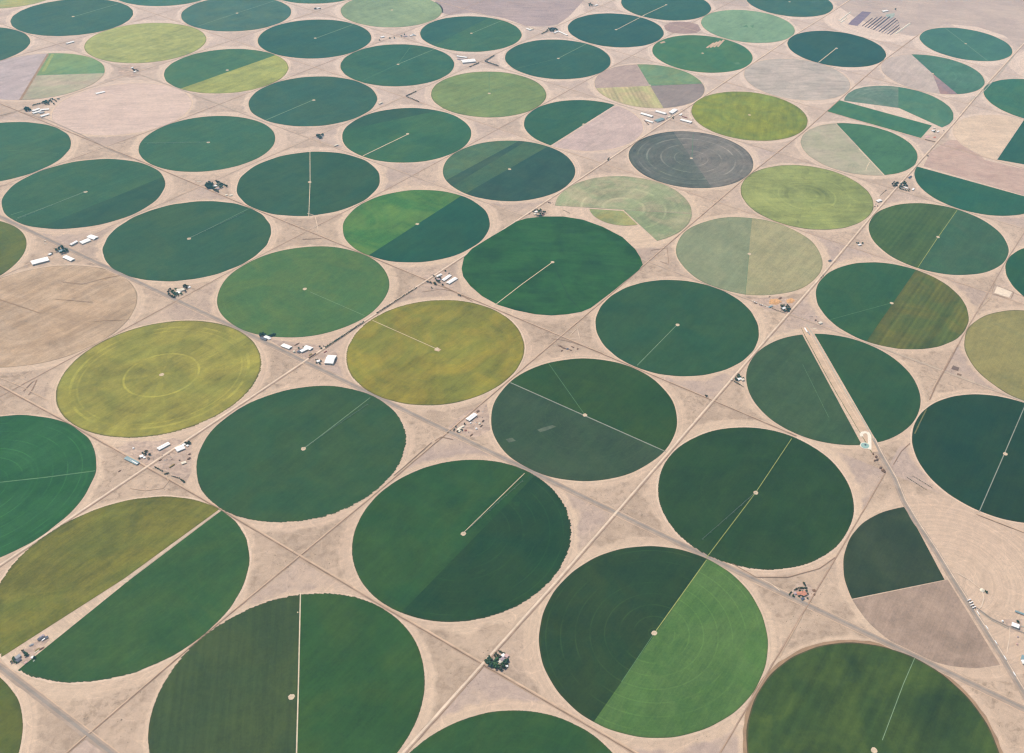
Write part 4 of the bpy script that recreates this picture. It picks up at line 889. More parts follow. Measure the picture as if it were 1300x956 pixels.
bld((359, 438.8), (368.8, 442.4), 17, 'white', 'white barn, western one'); bld((382, 447.3), (389, 444), 14, 'white', 'white barn with purple grey end', 6); bld((387.5, 441), (395.5, 443.8), 17, 'white', 'white barn behind another'); bld((378.5, 448), (383.5, 444.4), 10, 'slate', 'slate roofed shed')
bld((414.8, 457.6), (425, 458.2), 48, 'white', 'big square white warehouse', 8); bld((402.5, 459.8), (406.5, 458.4), 10, 'white', 'small white house', 4, True)
bld((336.5, 428), (341.5, 429.6), 13, 'white', 'white roofed house by the circle edge', 4, True); bld((340.5, 431.2), (343.5, 429.6), 8, 'white', 'little white shed', 3); bld((331.5, 429.3), (338, 432), 9, 'slate', 'dark roofed shed')
trees([(330.5, 427.5), (332, 425.5), (334.5, 424.5), (336.5, 426)], 13, 'tree beside the white house'); trees([(342, 426.8), (344.5, 427), (347, 426), (348.5, 424.8)], 12, 'tree along the circle edge')
stack((392, 455), (401, 449), 5, 4, 'long dark row of hay bales', DIRT); stack((392.5, 451.5), (396, 449.2), 6, 2.6, 'short grey hay stack'); heap((413.2, 446.8), 9, 5, 3, 'brown heap', RM['rust']); heap((377, 437.2), 14, 5, 3, 'straw brown heap'); tank((373.4, 447), 5, 5, 'cream tank', 'cream')
trees([(401.5, 457.5), (404, 457), (407.3, 458.6), (401.8, 461), (406.3, 462.3)], 8, 'small tree around the little house', 2); trees([(385.3, 441.2), (379.2, 442.4)], 8, 'small bush beside the barns')
F_('')
FARM[0] = 'between medium green and olive gold circles'
hedge((413, 441.5), (462, 409), 34, 8, 'windbreak tree in the lower row', 0); hedge((478, 398), (529, 365.3), 34, 7.5, 'windbreak tree in the upper row', 2); trees([(408, 443), (411, 440), (406, 440)], 7, 'small bush', 2)
F_('at farm left of the central squared field')
bld((554.5, 352), (560.3, 349), 9, 'white', 'shortest white barn', 5); bld((562.5, 356.8), (571.5, 350.5), 14, 'white', 'middle long white barn', 5); bld((568.8, 360.3), (578.8, 354), 17, 'white', 'farthest right long white barn', 5); bld((554.5, 356.8), (558.8, 354.8), 10, 'lilac', 'lilac roofed house', 4, True)
trees([(550.5, 350.6), (558, 353), (560, 354.6), (553, 354), (557, 358), (555, 356.8)], 11, 'dark tree round the house', 2); trees([(546.5, 359.4), (543, 358.6), (551.5, 359.8), (552.8, 361.6), (562, 362)], 11, 'round tree along the lane', 2); trees([(565.3, 344.3), (570, 348), (582, 375), (584, 375.8), (548.3, 366)], 8, 'stray bush', 2)
F_('at farm beside the left road crossing')
bld((160.3, 581.8), (175, 589), 12, 'teal', 'long low teal roofed shed', 4); bld((165, 584.2), (175, 589.6), 3, 'white', 'narrow white lean to roof', 5); bld((201.3, 571), (214.5, 563.8), 14, 'white', 'long white barn left of the road'); bld((224, 572), (233.5, 568), 22, 'white', 'white barn right of the road'); bld((232.5, 565.6), (235.8, 563.8), 8, 'white', 'small white shed behind a barn', 3); bld((237, 566.8), (239, 565.8), 7, 'white', 'tiny white shed', 3)
bld((178, 580.5), (182, 579.3), 10, 'white', 'white house', 4, True); bld((182.3, 582), (184.5, 581), 6, 'white', 'white garage beside the house', 3)
trees([(184.8, 574), (186.5, 573.2), (184.3, 577), (188.5, 582.3), (176.7, 582.6), (190, 577.5), (181, 576)], 9, 'tree round the white house', 2); trees([(236, 563.2), (238.2, 564.2), (240, 562.2), (241.3, 563.2)], 9, 'dark tree by the small shed', 2)
hedge((196, 592.7), (206.5, 598.6), 9, 6.5, 'scrubby bush in the upper line', 2); hedge((209, 602.3), (214.8, 600.6), 5, 6.5, 'scrubby bush in the middle line', 2); hedge((218, 604.8), (228, 607.2), 7, 5.5, 'scrubby bush in the lower line', 2); hedge((229.5, 608.5), (234.5, 613), 6, 7.5, 'dark bush at the end of the line', 2)
stack((215.3, 594), (221.5, 589.8), 5, 3.9, 'long olive hay stack'); stack((227, 584.8), (229, 584), 4, 2.6, 'small hay stack', RM['brown']); bld((231, 589), (236, 587.3), 9, 'cream', 'cream roofed shed', 3.5, False, True); heap((240, 582.3), 9, 6, 4, 'dark round heap'); heap((240.6, 576.7), 6, 5, 3, 'grey heap'); heap((203.6, 584.3), 6, 4, 3, 'dark brown heap'); heap((152, 598), 7, 4, 2, 'lone dark heap west of the road'); tank((169.5, 569.6), 3.5, 4, 'small pale tank')
for k_, (q, c_, t_) in enumerate((((209, 584.5), 'white', 'white pickup near the hay'), ((212, 583.8), 'grey', 'grey pickup near the hay'), ((217, 580.8), 'cream', 'cream pickup by the yard fence'), ((218.5, 583), 'brown', 'brown pickup by the yard fence'), ((214.6, 577), 'slate', 'dark pickup at yard top'), ((206, 579), 'rust', 'rusty pickup at yard corner'))): vehicle(q, (q[0] + 1, q[1] - .5), 'pickup', c_, t_ + ' ' + FARM[0])
F_('at farm between olive gold and dark green circles')
bld((594, 534), (603.5, 526.8), 17, 'white', 'long white barn'); bld((581.5, 546.8), (584.5, 544), 9, 'cream', 'cream house', 4, True); bld((584.5, 543.4), (588.8, 541.3), 6, 'cream', 'cream roofed shed beyond the house', 3); bld((582.8, 549), (584, 546.9), 5, 'cream', 'narrow cream garage', 3)
trees([(579, 542), (577, 545.5), (580.5, 548.6), (586.5, 546.5), (576, 547), (590, 538.6)], 7, 'small tree round the cream house', 2)
for q, c_, t_ in (((613, 523), 'white', 'white'), ((615.2, 519.3), 'cream', 'cream'), ((600, 534.8), 'white', 'dusty white'), ((604.5, 536.6), 'white', 'second white'), ((606.2, 530.3), 'rust', 'red'), ((610.8, 540.6), 'slate', 'dark'), ((612.3, 530.6), 'brown', 'brown'), ((617, 516), 'grey', 'grey'), ((600.5, 542), 'lilac', 'lilac'), ((595, 549), 'grey', 'light grey')): vehicle(q, (q[0] + 1, q[1] - .6), 'pickup', c_, t_ + ' pickup parked ' + FARM[0])
heap((591.2, 546.6), 7, 5, 3, 'red brown heap', RM['rust']); heap((598.6, 552.4), 12, 4, 2.5, 'long dark heap'); heap((606.8, 522.3), 10, 7, 3, 'grey heap'); heap((613.3, 534.8), 9, 5, 3.5, 'dark heap near the circle', RM['brown']); heap((611, 541), 9, 4, 3, 'lower dark heap', RM['brown']); tank((608.6, 538), 5, 3, 'low cream tank', 'cream'); tank((604.8, 544.6), 4, 3.5, 'small white tank'); tank((597.5, 537.4), 3, 4, 'tiny white tank')
F_('in the wedge yard, lower left corner')
bld((48.8, 813), (54.6, 808.6), 7, 'slate', 'long dark shed', 4); bld((51.5, 810.2), (56, 806.9), 7, 'lilac', 'lilac roofed shed', 4); bld((57.6, 810.6), (61, 808.8), 6, 'slate', 'short dark shed', 3.5); bld((21.5, 840.5), (26.5, 836.8), 8, 'slate', 'dark roofed house', 4, True); bld((20.5, 836.8), (26, 832.6), 9, 'grey', 'grey roofed barn', 5); bld((40.5, 835.8), (42.6, 834.3), 6, 'white', 'small white shed', 3); bld((31.5, 842.8), (34.2, 840.8), 5, 'pink', 'pink roofed shed', 3); bld((54, 813.5), (60.5, 808.9), 2.5, 'white', 'very narrow white shelter', 3, False, True)
trees([(17.6, 836), (17.8, 838), (17.3, 840), (21, 841.5)], 8, 'tree near the grey road', 1); trees([(31, 829.5), (32.5, 830), (34, 831), (35.5, 832), (33, 832.5)], 8, 'dark tree amid the yard'); trees([(44.6, 835.2)], 8, 'lone dark tree beside white shed'); trees([(28.8, 826.3), (14.3, 841)], 7, 'small red brown tree', 2)
heap((40, 819), 8, 5, 3, 'grey heap', RM['grey']); heap((47.5, 825), 10, 4, 2.5, 'olive heap', HAY); heap((53, 823.5), 9, 4, 2.5, 'brown heap'); stack((44, 829), (50, 825), 3, 1.3, 'pale row of bales', RM['cream']); vehicle((43, 839), (44, 838), 'pickup', 'white', 'white pickup ' + FARM[0])
F_('at tree ringed farm, bottom centre')
trees([(617, 839.5), (618.5, 841), (620.5, 839), (619.5, 843), (622, 841), (622.5, 844), (620.5, 836.5), (624, 839.5), (625, 843), (624.5, 846)], 12, 'dark blue green tree, west grove'); trees([(627.5, 841), (629, 843.5), (627, 845.8), (630.5, 846.5), (632, 844), (629.5, 839), (633.5, 847.5), (631, 837.5), (628.5, 848.5)], 11, 'lighter green tree, middle grove', 1); trees([(637, 846.5), (639, 844.5), (641.5, 841.5), (640.5, 847.3), (642.5, 838.8), (644.8, 839.5), (643, 843)], 11, 'dark tree, east grove'); trees([(628, 832), (630, 830), (631.5, 832.5), (629, 834), (634.5, 833.5), (635.2, 835), (633.8, 835.5), (631.5, 838)], 8, 'dark garden tree', 2); trees([(635.8, 850)], 10, 'outlying southern tree', 2)
hedge((633, 826.6), (642, 831), 10, 7, 'hedge tree in the north row', 2)
bld((637.5, 834), (640.5, 831.8), 9, 'white', 'white roofed house', 4, True); bld((641, 832.2), (645, 834.4), 9, 'pink', 'pink roofed barn', 4); bld((635.5, 838.8), (639.5, 835.8), 10, 'lilac', 'lilac roofed house', 4, True); bld((642.7, 846.8), (644.4, 845.8), 5, 'white', 'small bright white shed', 3); bld((633.5, 841.3), (637, 838.8), 9, 'cream', 'greyish cream garage', 3)
F_('beside the grey road, lower right')
bld((1012, 754.6), (1022, 752.8), 11, 'terra', 'terracotta roofed house', 4, True); bld((1018, 756.8), (1023.5, 754.3), 8, 'terra', 'short terracotta roofed wing', 4); bld((1008, 754.4), (1011, 753.6), 6, 'lilac', 'lilac roofed shed', 3); bld((1017.3, 761.4), (1020.2, 759.8), 7, 'slate', 'slate roofed shed', 3)
trees([(1020.3, 740.6), (1021.2, 742), (1022.3, 743.4)], 7, 'dark tree north of the terracotta house', 2); hedge((1008.5, 749.5), (1012.5, 747), 5, 7, 'curved hedge tree', 2); hedge((1012.5, 746.8), (1024.5, 746.8), 11, 7, 'straight hedge tree', 2); trees([(1015, 750.2), (1016, 750.6), (1023, 750.6), (1024, 749.8), (1025, 754), (1019.2, 751.3), (1018.7, 757.6), (1025, 760), (1006.8, 756.6), (1007.6, 757.5), (1014.3, 757.6)], 7, 'garden tree round the terracotta house', 0); hedge((1005, 751.5), (1001.6, 755.6), 5, 6, 'short drive hedge tree', 2)
heap((1034, 750), 8, 8, 1.2, 'low clay mound'); heap((1033.8, 754.8), 6, 5, 1.2, 'lower clay mound')
F_('off the highway, lower right corner')
bld((1284.3, 793.4), (1293, 796.6), 14, 'white', 'white roofed depot', 6); tank((1272.6, 789), 3.5, 4, 'small white tank'); trees([(1292, 789.6)], 9, 'lone dark tree behind the depot'); bld((1296.5, 835), (1303, 838), 16, 'teal', 'teal roofed shed at the edge', 5); bld((1297, 841.3), (1305, 840.5), 12, 'white', 'white barn at the edge', 5); bld((1289, 776.6), (1303, 781.8), 5, 'teal', 'long narrow teal roofed shed', 4); tank((1291.2, 818), 3, 3, 'pink tank', 'pink'); tank((1292, 808.8), 2.5, 3, 'small lilac tank', 'lilac')
tank((1246.8, 749.6), 9, 1.5, 'round pale cream tank', 'cream'); trees([(1251, 751.6), (1252.4, 752.4)], 7, 'small tree beside the round tank')
for q, q2, t_ in (((1230.2, 762.5), (1232.4, 761.6), 'topmost white lorry parked across the highway shoulder'), ((1232.6, 765.6), (1234.8, 764.6), 'second white lorry parked across the highway shoulder'), ((1234, 768.8), (1236.2, 767.8), 'third white lorry parked across the highway shoulder'), ((1236.3, 771.8), (1238.5, 770.8), 'fourth white lorry parked across the highway shoulder'), ((1241.4, 779), (1243.4, 782), 'white lorry driving just below the parked lorries'), ((1252.6, 797.6), (1254.6, 800.6), 'white lorry on the highway, second in the moving line'), ((1264, 816.5), (1266, 819.5), 'white lorry on the highway, middle of the moving line'), ((1275.6, 836), (1277.6, 839), 'white lorry on the highway, fourth in the moving line'), ((1287.4, 856.5), (1289.4, 859.5), 'white lorry on the highway nearest the bottom corner')):
    vehicle(q, q2, 'truck', 'white', t_, 'white lorries on the highway')
F_('at the lower end of the airstrip')
PALE = plain('white_gravel', (236, 226, 208), .9, .05, .04, .1)
cP = P(1099, 555); 
def arc_pad():
    pts = W((1094, 554.5), (1093.2, 551.8), (1095, 549.8), (1098.5, 549), (1102, 550.2), (1103.6, 553), (1104, 560), (1104, 571))
    o = strip('gravel_apron', pts, 15, 1.9, PALE); tag(o, 'hook shaped white gravel apron at the lower end of the airstrip', 'gravel apron')
arc_pad()
c = P(1098, 566); e = empty('settling_pond', (c.x, c.y, 0)); tag(e, 'round pale teal pond beside the hook shaped gravel apron', 'pond')
for nm, r1, z1, m_ in (('pond_bank', 21, 1.6, PALE), ('pond_water', 18, 2.0, plain('milky_pond_water', (150, 182, 172), .3, .4, .04, .05))):
    slab(nm, [Vector((r1 * math.cos(k * math.pi / 18), r1 * .95 * math.sin(k * math.pi / 18))) for k in range(36)], .3, z1, m_, e)
tank((1098.5, 565.2), 4.2, 3.6, 'dark tank amid the round pond', 'slate')
for q, a_, b_, t_ in (((1108.5, 576.5), 5, 4, 'topmost'), ((1112.3, 580), 9, 6, 'second'), ((1110.5, 584.8), 6, 5, 'small dark'), ((1113.6, 583.8), 8, 6, 'third'), ((1118, 594), 8, 6, 'large upper'), ((1121, 597.3), 11, 8, 'largest'), ((1123, 599.3), 7, 5, 'lowest')): heap(q, a_, b_, 4.5, t_ + ' brown rubble heap', DIRT if t_ != 'third' else RM['brown'], 'rubble_heap')
F_('beside the lower highway stretch right of the pond')
for k_ in range(34): pass
rb = random.Random(3)
hedge((1151, 606), (1176, 622), 13, 4.5, 'low scrub bush in the left line', 2); hedge((1158, 604), (1184, 620), 13, 4.5, 'low scrub bush in the right line', 2)
F_('at crossroads left of the airstrip field')
bld((936.3, 482.6), (940.2, 480.8), 11, 'white', 'white roofed house', 4, True); bld((941.5, 483.4), (944.3, 482.4), 9, 'cream', 'cream roofed barn'); bld((927.8, 482.8), (929.4, 482), 5, 'cream', 'tiny cream pump house', 3)
trees([(937.5, 476.6), (938.3, 478.2), (939.6, 479.2), (936.5, 478.6), (934.5, 480.6), (934.2, 482.4), (935.6, 483.2), (937.5, 479.8), (943.6, 481)], 10, 'dark tree round the white house'); hedge((931.8, 484.2), (939.8, 489), 7, 7, 'dark hedge tree, south row', 2); hedge((941, 490), (944, 491.4), 3, 5, 'small red brown hedge bush', 2)
F_('in the corner left of the airstrip farm'); trees([(896, 503.2), (897.2, 503.8)], 9, 'lone dark tree beside the brown track', 2)
F_('at farm below the muted two tone circle')
heap((983.5, 383), 34, 26, 2.2, 'larger ochre orange heap', OCH, 'ochre_heap'); heap((990, 383), 10, 12, 3, 'small ochre heap between two', OCH, 'ochre_heap'); heap((1003.5, 382), 24, 22, 2.2, 'right hand ochre orange heap', OCH, 'ochre_heap'); heap((990.5, 378.6), 13, 8, 3, 'brown heap behind ochre ones'); heap((977, 376.8), 8, 4, 2, 'dark strip heap at the circle edge')
bld((993.4, 392.6), (996.6, 391.2), 10, 'white', 'white roofed house', 4, True); trees([(991.4, 388.2), (992.8, 390.4), (994.6, 388.9), (1000, 388.6), (1001.4, 390.3), (998.4, 390.3), (999.3, 392.6), (1002.4, 393), (998, 395.4), (995.2, 395.2), (1000.7, 395.2), (992, 393)], 11, 'dark tree ringing the white house')
hedge((980, 391.8), (996, 397.8), 12, 4.5, 'low dark hedge bush', 2)
for k_ in range(9):
    q = (954.5 + 2.6 * k_, 382 + 1.05 * k_); stack(q, (q[0] + 1.6, q[1] + .65), 3.5, 2.6, ('westernmost', 'second', 'third', 'fourth', 'fifth', 'sixth', 'seventh', 'eighth', 'easternmost')[k_] + ' white calf hutch row', RM['white' if k_ % 3 else 'cream'], 'calf_hutch_row', 'hutches')
stack((957, 384.6), (961, 386), 3, 2.6, 'dark bale row by the hutches', DIRT); stack((964, 387), (968, 388.4), 3, 2.6, 'second dark bale row by the hutches', DIRT); bld((976, 390.5), (980, 389), 7, 'teal', 'teal roofed shed', 3.5)
F_('at the upper end of the airstrip')
for q, c_, t_ in (((1017, 403.6), 'pink', 'pinkish'), ((1020, 404.6), 'cream', 'cream'), ((1024.6, 406.6), 'slate', 'dark'), ((1028, 401.8), 'grey', 'grey'), ((1031, 402), 'brown', 'brown'), ((1036.5, 402.4), 'slate', 'dark far')): vehicle(q, (q[0] + 1, q[1] + .3), 'pickup', c_, t_ + ' pickup ' + FARM[0])
heap((1035.4, 406.6), 7, 6, 4, 'dark brown heap'); heap((1038.4, 408.6), 4, 3, 3, 'small dark heap'); bld((1039.6, 411), (1043, 410), 11, 'cream', 'cream roofed barn', 4); stack((1032, 417.4), (1036.5, 417.2), 5, 2, 'cream bale row', RM['cream'])
bld((1021.5, 417), (1024.6, 422), 4.5, 'white', 'slim white hangar', 3.5); bld((1025.4, 421.5), (1027.8, 425.5), 4, 'grey', 'slim grey hangar', 3.5)
F_('at farm astride the pale road, upper right')
trees([(1133, 234.5), (1134.5, 236.8), (1136.5, 234), (1138.5, 233), (1136, 236), (1140, 232.6), (1135, 232.6), (1137.8, 235.8)], 12, 'dark tree left of the road', 2); trees([(1142.5, 237), (1144, 235), (1146, 233), (1148, 231.2), (1150, 233.8), (1151, 236.5), (1145, 238), (1147.5, 236.8), (1148.2, 234.4), (1142.6, 239.2)], 13, 'dark tree right of the road'); hedge((1142, 239.8), (1154.5, 243.2), 10, 9, 'hedge tree along the southern side'); trees([(1154.8, 241), (1152.3, 240.9)], 8, 'small tree by the white house')
bld((1147.6, 237.8), (1152.4, 239.8), 9, 'white', 'long white house', 4, True); bld((1158.3, 241.8), (1160, 240), 8, 'white', 'small white barn', 4); bld((1153.6, 226.4), (1156.8, 224.2), 8, 'slate', 'slate blue shed north of the trees', 4)
F_('beside the target ringed yellow green circle')
bld((1113, 256.4), (1118, 254.8), 16, 'white', 'white roofed barn', 6); heap((1110.6, 262.3), 7, 5, 3.5, 'left dark heap', RM['brown']); heap((1114.2, 261.6), 7, 5, 3.5, 'right dark heap', RM['brown']); heap((1112, 259.2), 5, 3, 3, 'upper dark heap', RM['slate']); hedge((1117, 248.6), (1125.4, 241.4), 8, 6, 'thin hedge bush', 2)
F_('below the target ringed yellow green circle')
bld((1089.5, 311.8), (1093, 310.8), 8, 'white', 'small white barn', 4); trees([(1087.6, 308.8), (1089.4, 309), (1095, 309)], 8, 'dark tree by the small white barn', 0); bld((1051.6, 332), (1054.6, 331), 8, 'slate', 'slate blue shed beside the pale road', 4)
trees([(1044.6, 350.5), (1042.5, 352.8)], 7, 'bush beside the pale road', 2)
F_('at farm above the central squared field')
hedge((675.8, 269.8), (680.8, 266), 6, 9, 'roadside hedge tree', 2); trees([(683, 267.5), (685, 268), (686.5, 266.8), (684, 270)], 12, 'light green tree', 1); trees([(687.5, 270), (690, 269.5), (686, 272), (689, 272.6), (684.5, 274.5), (682, 274.3), (687, 274.6), (692, 270)], 10, 'dark tree in the grove'); bld((679.3, 270), (681.6, 269), 10, 'white', 'white roofed house', 4, True); bld((678, 272.8), (680, 272), 8, 'cream', 'cream roofed barn', 4); bld((688.2, 273.8), (690.8, 271.8), 6, 'rust', 'rust roofed shed', 4); heap((672, 271.6), 7, 4, 3, 'brown heap')
stack((696, 257.2), (699.3, 258.2), 5, 3.9, 'dark hay stack', DIRT); vehicle((701.6, 257.4), (702.6, 258), 'pickup', 'rust', 'red pickup ' + FARM[0]); vehicle((703, 260), (704, 260.3), 'pickup', 'pink', 'pink pickup ' + FARM[0]); hedge((715.5, 267), (724, 271.5), 7, 5, 'dry ditch bush', 2)
F_('at farmyard below the four part circle')
bld((814.3, 144.6), (828, 148.6), 20, 'white', 'western white barn', 6); bld((833, 141.8), (845, 145.2), 19, 'white', 'northern white barn', 6); bld((851.3, 144.2), (857.6, 139.9), 26, 'white', 'white barn set crosswise', 6); bld((820, 153.2), (828.5, 156), 13, 'white', 'small white barn, southwest', 5); bld((832.6, 154.6), (841.6, 151.4), 26, 'teal', 'blue grey roofed barn', 6); bld((864.6, 152.6), (877.6, 156), 20, 'white', 'eastern white barn', 6); bld((862.8, 147), (865.4, 145.2), 10, 'white', 'little white shed', 4); bld((848, 149.6), (851, 148), 10, 'cream', 'cream roofed house', 4, True)
trees([(852, 146), (853.5, 149.8), (855.4, 149), (846.8, 151.3), (855, 151)], 8, 'small tree round the cream house', 0); stack((866, 148.2), (872.5, 150), 8, 3.9, 'red brown bale stack', RM['rust']); stack((818, 153), (823, 158.3), 5, 2.6, 'dark bale row', DIRT); heap((879.6, 152.4), 6, 5, 3, 'dark heap', RM['slate']); heap((823.4, 158.2), 5, 3, 3, 'small dark heap', RM['slate'])
for q, c_, t_ in (((866, 139), 'teal', 'teal'), ((869, 141), 'rust', 'red'), ((872, 140), 'pink', 'pink'), ((874, 143), 'grey', 'grey'), ((870, 143.5), 'white', 'white'), ((876, 142.8), 'brown', 'brown')): vehicle(q, (q[0] + 1, q[1] + .3), 'pickup', c_, t_ + ' pickup ' + FARM[0])
F_('at farm below the bare lilac field, top')
trees([(695, 39.6), (697.5, 38), (699.5, 37.2), (701.5, 37), (703.5, 37.6), (705.5, 38), (707, 38.4), (698.8, 39.6), (701, 39.8), (703, 40.2)], 17, 'dark tree in the clump'); hedge((687.5, 43.8), (694.5, 40.2), 7, 11, 'dark hedge tree'); bld((703.6, 42.4), (708.4, 40.2), 12, 'white', 'white barn under the trees'); bld((709.4, 40.3), (720, 45.4), 10, 'white', 'long thin white barn'); bld((668.8, 37), (674, 38.6), 14, 'white', 'white roofed barn, leftmost'); bld((673, 36.2), (676.5, 38), 12, 'cream', 'cream barn beside the leftmost')
F_('at the top edge right of the lilac field')
trees([(748, 6.5), (749.4, 5.4), (750.4, 6.8), (752, 7.6), (748.8, 8)], 16, 'dark tree in the small clump'); bld((754.8, 7.8), (758, 6.6), 12, 'white', 'white roofed barn')
F_('below the pale green circle, top')
bld((483.5, 47.8), (487.8, 47), 14, 'white', 'white roofed barn'); trees([(495, 49.2), (500.8, 48.8), (509.6, 46.4), (513.6, 44.3), (482, 51.4)], 11, 'dark tree in the yard'); bld((520.4, 46), (524, 45.2), 12, 'white', 'pale roofed barn at right'); bld((512.6, 47), (516.4, 46), 11, 'lilac', 'lilac roofed barn'); bld((524, 43.8), (527, 45.8), 9, 'grey', 'grey roofed barn')
F_('above the lime green circle')
bld((586.6, 79.2), (602.5, 77.6), 44, 'white', 'big white warehouse', 8); bld((580.5, 71.9), (592.5, 73.8), 14, 'white', 'long white barn behind the warehouse', 6); bld((581, 75.4), (589, 76), 12, 'lilac', 'lilac roofed barn', 5)
hedge((615.5, 78.2), (627.8, 70.8), 14, 11, 'dark windbreak tree, upper arm of the V', 2); hedge((616, 78.6), (633, 84.4), 16, 11, 'dark windbreak tree, lower arm of the V', 2); hedge((596, 85.6), (608.5, 80.2), 13, 9, 'windbreak tree below the warehouse', 2)
F_('left of the lime green circle')
hedge((515.5, 122.4), (528.5, 116.4), 13, 9, 'dark windbreak tree, upper arm of the V', 2); hedge((516, 123), (532, 129.6), 14, 9, 'dark windbreak tree, lower arm of the V', 2); bld((481, 132.4), (485.6, 130.6), 9, 'cream', 'cream roofed shed')
F_('between four teal circles, upper left middle')
trees([(403.5, 174), (403, 172.6), (405.6, 172.6), (406, 175.4), (407.2, 175.6), (409.4, 172)], 14, 'dark tree in the tiny clump'); bld((407, 174.4), (409.6, 173.6), 10, 'grey', 'grey roofed house', 4, True); bld((424.6, 185.8), (429, 184.4), 8, 'cream', 'cream roofed shed')
F_('in the yard below the bean shaped field')
bld((1182.6, 166.5), (1186, 166), 11, 'white', 'white roofed house', 4, True); bld((1185, 163.3), (1187.2, 162.9), 8, 'cream', 'cream roofed shed', 4); trees([(1185.8, 168), (1187, 167.6)], 11, 'dark tree by the white house'); bld((1189.6, 168), (1192, 167), 8, 'white', 'small white barn', 4); trees([(1198, 166.6)], 8, 'small brown tree by the road', 2)
heap((1177.6, 173.6), 26, 14, 3, 'pink clay heap', RM['pink']); heap((1186.6, 174.4), 14, 10, 2.5, 'tan clay heap', ORG); stack((1174, 177), (1187.4, 180.2), 8, 2.6, 'long brown bale stack', DIRT)
F_('beside the pale road, upper right')
trees([(1177.5, 198.6)], 10, 'lone dark tree', 2); trees([(771.8, 203.4), (773, 202)], 10, 'dark tree near the grey ringed circle', 2)
for q in ((780, 202), (783, 203.5), (777, 204.6), (784.5, 205)): pass
F_('between yellow circle and bare tan circle')
trees([(169.4, 89.3), (171, 89.8), (173.6, 89.6), (175, 90.4)], 12, 'dark tree', 2); bld((170.2, 92), (172.4, 91), 9, 'white', 'white house', 4, True); bld((167, 86.8), (169.2, 86.1), 9, 'white', 'white shed')
F_('top left between the teal circles')
bld((402, 11.4), (405.4, 10.6), 12, 'white', 'white barn'); trees([(399.6, 12), (401, 11.6), (406.6, 12)], 12, 'dark tree by the white barn', 2)
bld((84.5, 55.9), (93.5, 53.3), 14, 'white', 'white barn below the corner circle', 5); bld((122, 119.4), (132.5, 117), 16, 'white', 'long white roofed barn on the tan circle edge', 4)
F_('in the scrap yard left of the centre right circle')
for q, a_, b_, t_ in (((711.5, 439.5), 5, 14, 'upper left'), ((716, 442), 5, 16, 'middle'), ((720.5, 443), 8, 6, 'darkest'), ((713.3, 445.3), 7, 5, 'lower left'), ((724.4, 444.6), 4, 9, 'lower right'), ((727, 440.6), 4, 9, 'upper right'), ((733.4, 443), 6, 5, 'rightmost')): heap(q, a_, b_, 2.6, t_ + ' scrap heap', DIRT if t_ != 'darkest' else RM['slate'], 'scrap_heap', rz=TH)
# compost yard at the top right
F_('in the compost yard, top right')
words = ('first', 'second', 'third', 'fourth', 'fifth', 'sixth', 'seventh', 'eighth', 'ninth', 'tenth', 'eleventh')
DKC = plain('dark_compost', (92, 80, 88), .95, .02, .2, .1); LIM = plain('pale_lime_heap', (232, 224, 204), .9, .02, .06, .1)
def windrow(p1, p2, w_, h, text, mat):
    a, b = P(*p1), P(*p2); c = (a + b) / 2; L_ = (b - a).length; n_ = int(L_ / 8); V, F = [], []; rnd = random.Random(int(p1[0] * 3))
    for k in range(n_ + 1):
        x = -L_ / 2 + L_ * k / n_; s = rnd.uniform(.85, 1.1); V += [(x, -w_ / 2 * s, 0), (x, -w_ * .15, h * s), (x, w_ * .15, h * s), (x, w_ / 2 * s, 0)]
    for k in range(n_):
        for q in range(3): F.append((4 * k + q, 4 * k + 4 + q, 4 * k + 5 + q, 4 * k + 1 + q))
    F += [(0, 1, 2, 3), (4 * n_ + 3, 4 * n_ + 2, 4 * n_ + 1, 4 * n_)]
    o = mesh_obj('compost_row', V, F, mat, None, (c.x, c.y, .15)); o.rotation_euler = (0, 0, math.atan2(b.y - a.y, b.x - a.x)); tag(o, text + ' ' + FARM[0], 'compost row', 'compost rows in the yard at the top right'); return o
windrow((1065.3, 26.6), (1079.8, 15.4), 13, 4, 'long thin white row at the left', LIM); windrow((1067, 28.8), (1074.6, 23.4), 15, 4, 'short cream row at the left', LIM); windrow((1136.4, 43.2), (1155.3, 29.8), 18, 5, 'thick white row at the right', LIM)
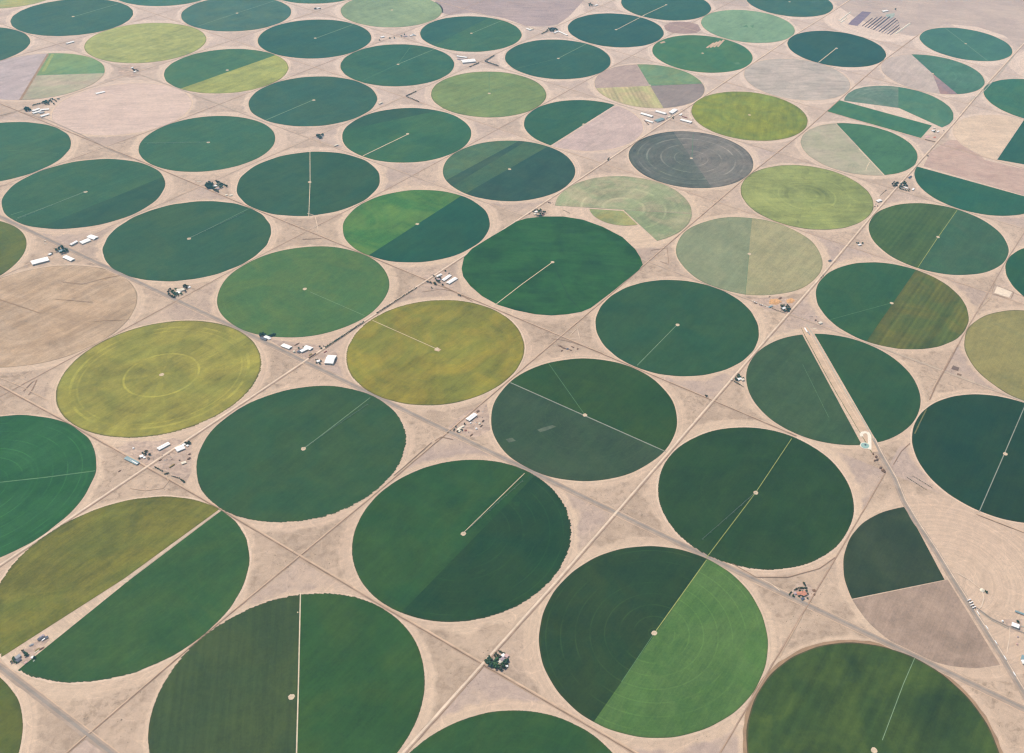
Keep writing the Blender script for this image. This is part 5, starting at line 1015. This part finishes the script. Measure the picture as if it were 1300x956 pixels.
area('dark_compost_bed', [(1076.5, 31), (1081, 26), (1094.6, 14.4), (1106, 15.6), (1101, 21), (1088.5, 33)], .5, soil('violet_compost', (124, 110, 126), (138, 122, 132), .03, .05), 'thing', 'wide violet grey compost bed in the yard, top right', 'compost bed')
for k_ in range(11):
    x0 = 1094.5 + 3.55 * k_; y0 = 33.2 + 1.15 * k_; L2 = (13, 15.5, 18, 19, 21, 22, 21, 20, 18, 15, 12)[k_]
    windrow((x0, y0), (x0 + L2, y0 - L2 * .79), (9, 9, 13, 8, 14, 9, 13, 9, 7, 10, 7)[k_], 3.5, words[k_] + ' narrow dark row from the left', DKC if k_ not in (5, 8) else RM['lilac'])
bld((1120, 15.2), (1126.4, 14), 22, 'white', 'white roofed barn', 6); trees([(1136.6, 12.6)], 14, 'lone dark tree'); area('green_sump', [(1126, 18), (1136, 16.6), (1135.5, 20.6), (1130, 24), (1124, 20)], .4, soil('grey_green_sump', (166, 176, 164), (150, 162, 154), .03, .04), 'thing', 'pale grey green sump beside the white barn in the compost yard', 'sump')
plant_all()
# scattered desert scrub along the field corners: too small to count
rs = random.Random(11); V, F = [], []
for (i, j, c, Rr) in list(FIELDS.values()):
    if c.y > 5200: continue
    for si_, sj_ in ((.5, .5), (-.5, .5), (.5, -.5)):
        cc = lat(i + si_, j + sj_)
        for _ in range(16):
            p = cc + Vector((rs.gauss(0, 75), rs.gauss(0, 75)))
            if any((p - f[2]).length < f[3] + 12 for f in FIELDS.values()): continue
            s = rs.uniform(.7, 1.9); n0 = len(V)
            V += [(p.x + s * math.cos(a), p.y + s * math.sin(a), .1) for a in (0, 1.26, 2.5, 3.8, 5.0)] + [(p.x + rs.uniform(-.3, .3), p.y, s * 1.1)]
            F += [(n0 + k, n0 + (k + 1) % 5, n0 + 5) for k in range(5)]
o = mesh_obj('desert_scrub', V, F, plain('sage_scrub', (112, 104, 84), .95, .02, .3, .2)); tag(o, 'tiny sage scrub dotted over the bare corners', 'scrub', None, 'stuff')
